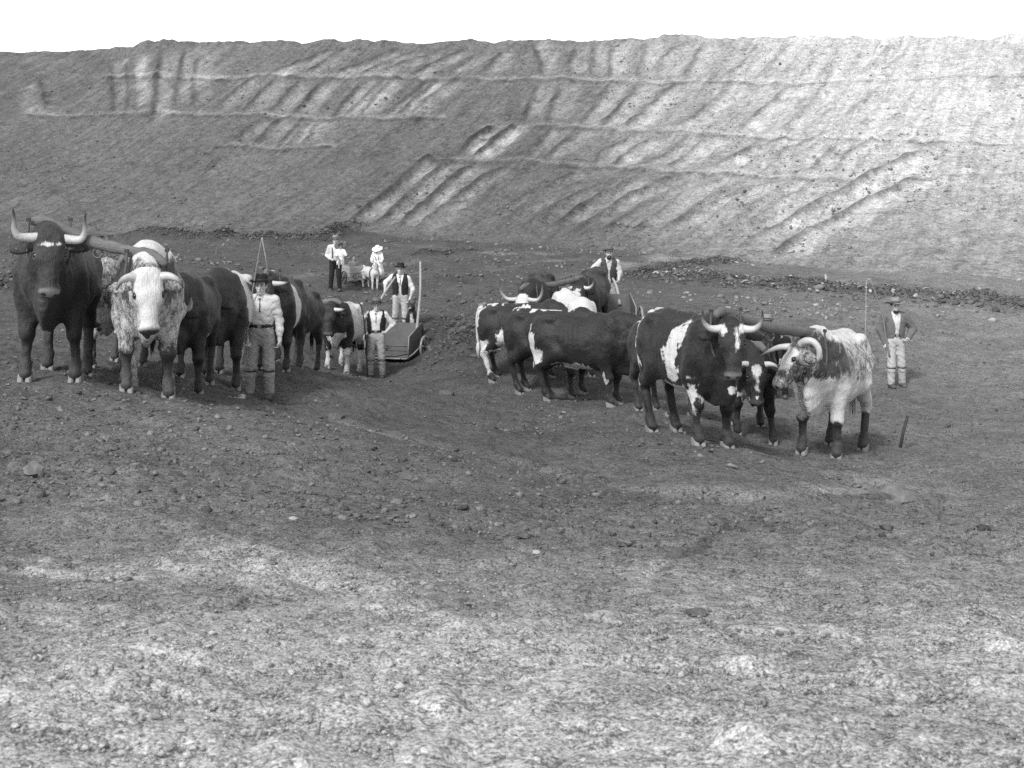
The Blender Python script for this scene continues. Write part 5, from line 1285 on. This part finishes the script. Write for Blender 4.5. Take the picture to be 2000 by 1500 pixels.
# ------------------------------------------------------------------ dog, goat and goat cart
def make_dog():
    loc = foot(806, 29.55); root = empty('dog', loc, R(-90) - .15, 1.15); tag(root, 'black dog with white chest sitting on the scraper side of the man', 'dog')
    D = SDF((-.5, -.3, -.03), (.5, .3, .95), .012)
    D.cone((-.20, 0, .20), .16, (.02, 0, .42), .13, .06); D.cone((.02, 0, .42), .13, (.07, 0, .52), .10, .05); D.cone((.07, 0, .50), .08, (.10, 0, .64), .065, .04)
    D.ell((.12, 0, .69), (.085, .075, .075), k=.03); D.cone((.16, 0, .675), .048, (.27, 0, .655), .030, .03)
    for s in (-1, 1):
        D.cone((.06, s * .045, .74), .026, (.05, s * .065, .82), .009, .015)
        D.cone((.06, s * .085, .40), .055, (.10, s * .075, .18), .035, .04); D.cone((.10, s * .075, .18), .034, (.11, s * .075, .04), .03, .02); D.ell((.14, s * .075, .025), (.055, .036, .028), k=.02)
        D.ell((-.16, s * .12, .17), (.17, .07, .15), k=.05); D.cone((-.08, s * .15, .06), .04, (.06, s * .15, .03), .03, .03)
    D.cone((-.34, 0, .10), .035, (-.46, .12, .04), .025, .03)
    V, Q = D.mesh(); V = V.astype(float)
    w = patch_field(V, [(.18, .02, .42, .10, .035, .17), (.12, .03, .2, .06, .04, .14), (.27, 0, .67, .06, .02, .05)]) + .012 * n3(V, .12, 3)
    z = np.zeros(len(V)); mesh_obj('body', V, Q, M_COAT, root, attrs=dict(white=w, roan=z, tone=z + .014, skin=z, skintone=z, mud=z))
    MB().lathe([(.001, -.016), (.014, -.006), (.015, .006), (.001, .016)], 8, Matrix.Translation((.298, 0, .662))).build('nose', M_EYE, root, True)
    for s in (-1, 1): MB().lathe([(.001, -.012), (.010, -.005), (.010, .005), (.001, .012)], 8, Matrix.Translation((.185, s * .042, .712))).build('eye', M_EYE, root, True)
make_dog()
def make_goat():
    loc = foot(724, 33.7); root = empty('goat', loc, R(30 - 90), 1.0); tag(root, 'small white goat harnessed to a box cart in front of the girl', 'goat')
    D = SDF((-.5, -.25, -.05), (.75, .25, 1.05), .012)
    D.loft([-.42, -.36, -.2, 0, .2, .32, .40], [.54, .60, .62, .60, .61, .59, .52], [.44, .38, .33, .30, .31, .36, .44], [.05, .10, .125, .14, .12, .10, .05], k=.03)
    D.cone((.30, 0, .52), .085, (.44, 0, .74), .055, .05); D.ell((.47, 0, .78), (.06, .048, .055), k=.03); D.cone((.48, 0, .78), .046, (.61, 0, .69), .028, .03)
    for s in (-1, 1):
        D.ell((.43, s * .10, .77), (.03, .065, .016), k=.015)
        D.cone((.28, s * .07, .45), .055, (.29, s * .07, .25), .03, .03); D.cone((.29, s * .07, .25), .028, (.28, s * .07, .04), .02, .02)
        D.cone((-.30, s * .07, .46), .075, (-.27, s * .08, .30), .045, .03); D.cone((-.27, s * .08, .30), .042, (-.36, s * .08, .22), .025, .02); D.cone((-.36, s * .08, .22), .024, (-.33, s * .08, .04), .02, .02)
    D.cone((-.42, 0, .56), .025, (-.48, 0, .62), .02, .02)
    V, Q = D.mesh(); z = np.zeros(len(V)); mesh_obj('body', V, Q, M_COAT, root, attrs=dict(white=z + 1, roan=z, tone=z + .5, skin=z, skintone=z, mud=z))
    for s in (-1, 1):
        MB().tube(crom([(.45, s * .03, .82), (.42, s * .045, .90), (.36, s * .07, .95)], 5), np.linspace(.018, .004, 11).tolist(), 7).build('horn', M_HORND, root, True)
        MB().lathe([(.001, -.012), (.010, -.005), (.010, .005), (.001, .012)], 8, Matrix.Translation((.50, s * .046, .79))).build('eye', M_EYE, root, True)
        for x in (.30, -.315): MB().box((x, s * (.07 if x > 0 else .08), .022), (.05, .045, .05), taper=.8).build('hoof', M_HOOFD, root)
    MB().tube([(.24 + .03 * math.sin(q) * 0, .148 * math.cos(q), .455 + .165 * math.sin(q)) for q in np.linspace(0, 6.2832, 17)], .012, 6).build('harness_strap', C_LEATH, root, True)
    return root
goat = make_goat()
def make_cart():
    loc = foot(692, 34.35); root = empty('goat_cart', loc, R(30 - 90)); tag(root, 'little wooden box cart on low wheels behind the white goat', 'cart')
    for k in range(3):
        z = .24 + .105 * k
        MB().box((.30, 0, z), (.02, .46, .098)).build('front_board', M_YOKEP, root)
        for s in (-1, 1): MB().box((0, s * .235, z), (.60, .02, .098)).build('side_board', M_YOKEP, root)
        MB().box((-.30, 0, z), (.02, .46, .098)).build('rear_board', M_YOKEP, root)
    MB().box((0, 0, .175), (.60, .46, .022)).build('floor_board', M_YOKEP, root)
    for s in (-1, 1):
        wh = empty('wheel'); wh.parent = root
        MB().tube([(.17 * math.cos(q), s * .31, .17 + .17 * math.sin(q)) for q in np.linspace(0, 6.2832, 21)], .02, 7).build('rim', M_WOODD, wh, True)
        MB().tube([(0, s * .28, .17), (0, s * .34, .17)], .03, 9).build('hub', M_WOODD, wh, True)
        for k in range(6): q = k * 1.0472; MB().tube([(0, s * .31, .17), (.16 * math.cos(q), s * .31, .17 + .16 * math.sin(q))], .010, 6).build('spoke', M_WOODD, wh, True)
        MB().tube([(.30, s * .17, .22), (.62, s * .17, .34), (1.02, s * .16, .40)], .016, 7).build('shaft', M_WOOD, root, True)
    MB().tube([(0, -.33, .17), (0, .33, .17)], .014, 7).build('axle', M_IRON, root, True)
    return loc
cl = make_cart()
P7 = make_person('small child in dark clothes sitting in the box cart behind the goat', (cl[0] - .02, cl[1] + .05, cl[2] - .20), R(20), .62, h=.024, trousers=C_DARK, boots=None, seed=7, hatk=None, top=('jacket', C_JACK), skin=.26,
    J=dict(pelvis=(0, 0, .78), chest=(0, 0, 1.12), neck=(0, .01, 1.29), head=(0, -.015, 1.435), shl=(.185, .01, 1.235), shr=(-.185, .01, 1.235), ell=(.28, -.03, 1.0), elr=(-.28, -.03, 1.0), wrl=(.22, -.25, .95), wrr=(-.22, -.25, .95),
           hil=(.09, 0, .75), hir=(-.09, 0, .75), knl=(.12, -.26, .80), knr=(-.12, -.26, .80), anl=(.1, -.30, .66), anr=(-.1, -.30, .66)))
print('done', round(time.time() - T0, 1))
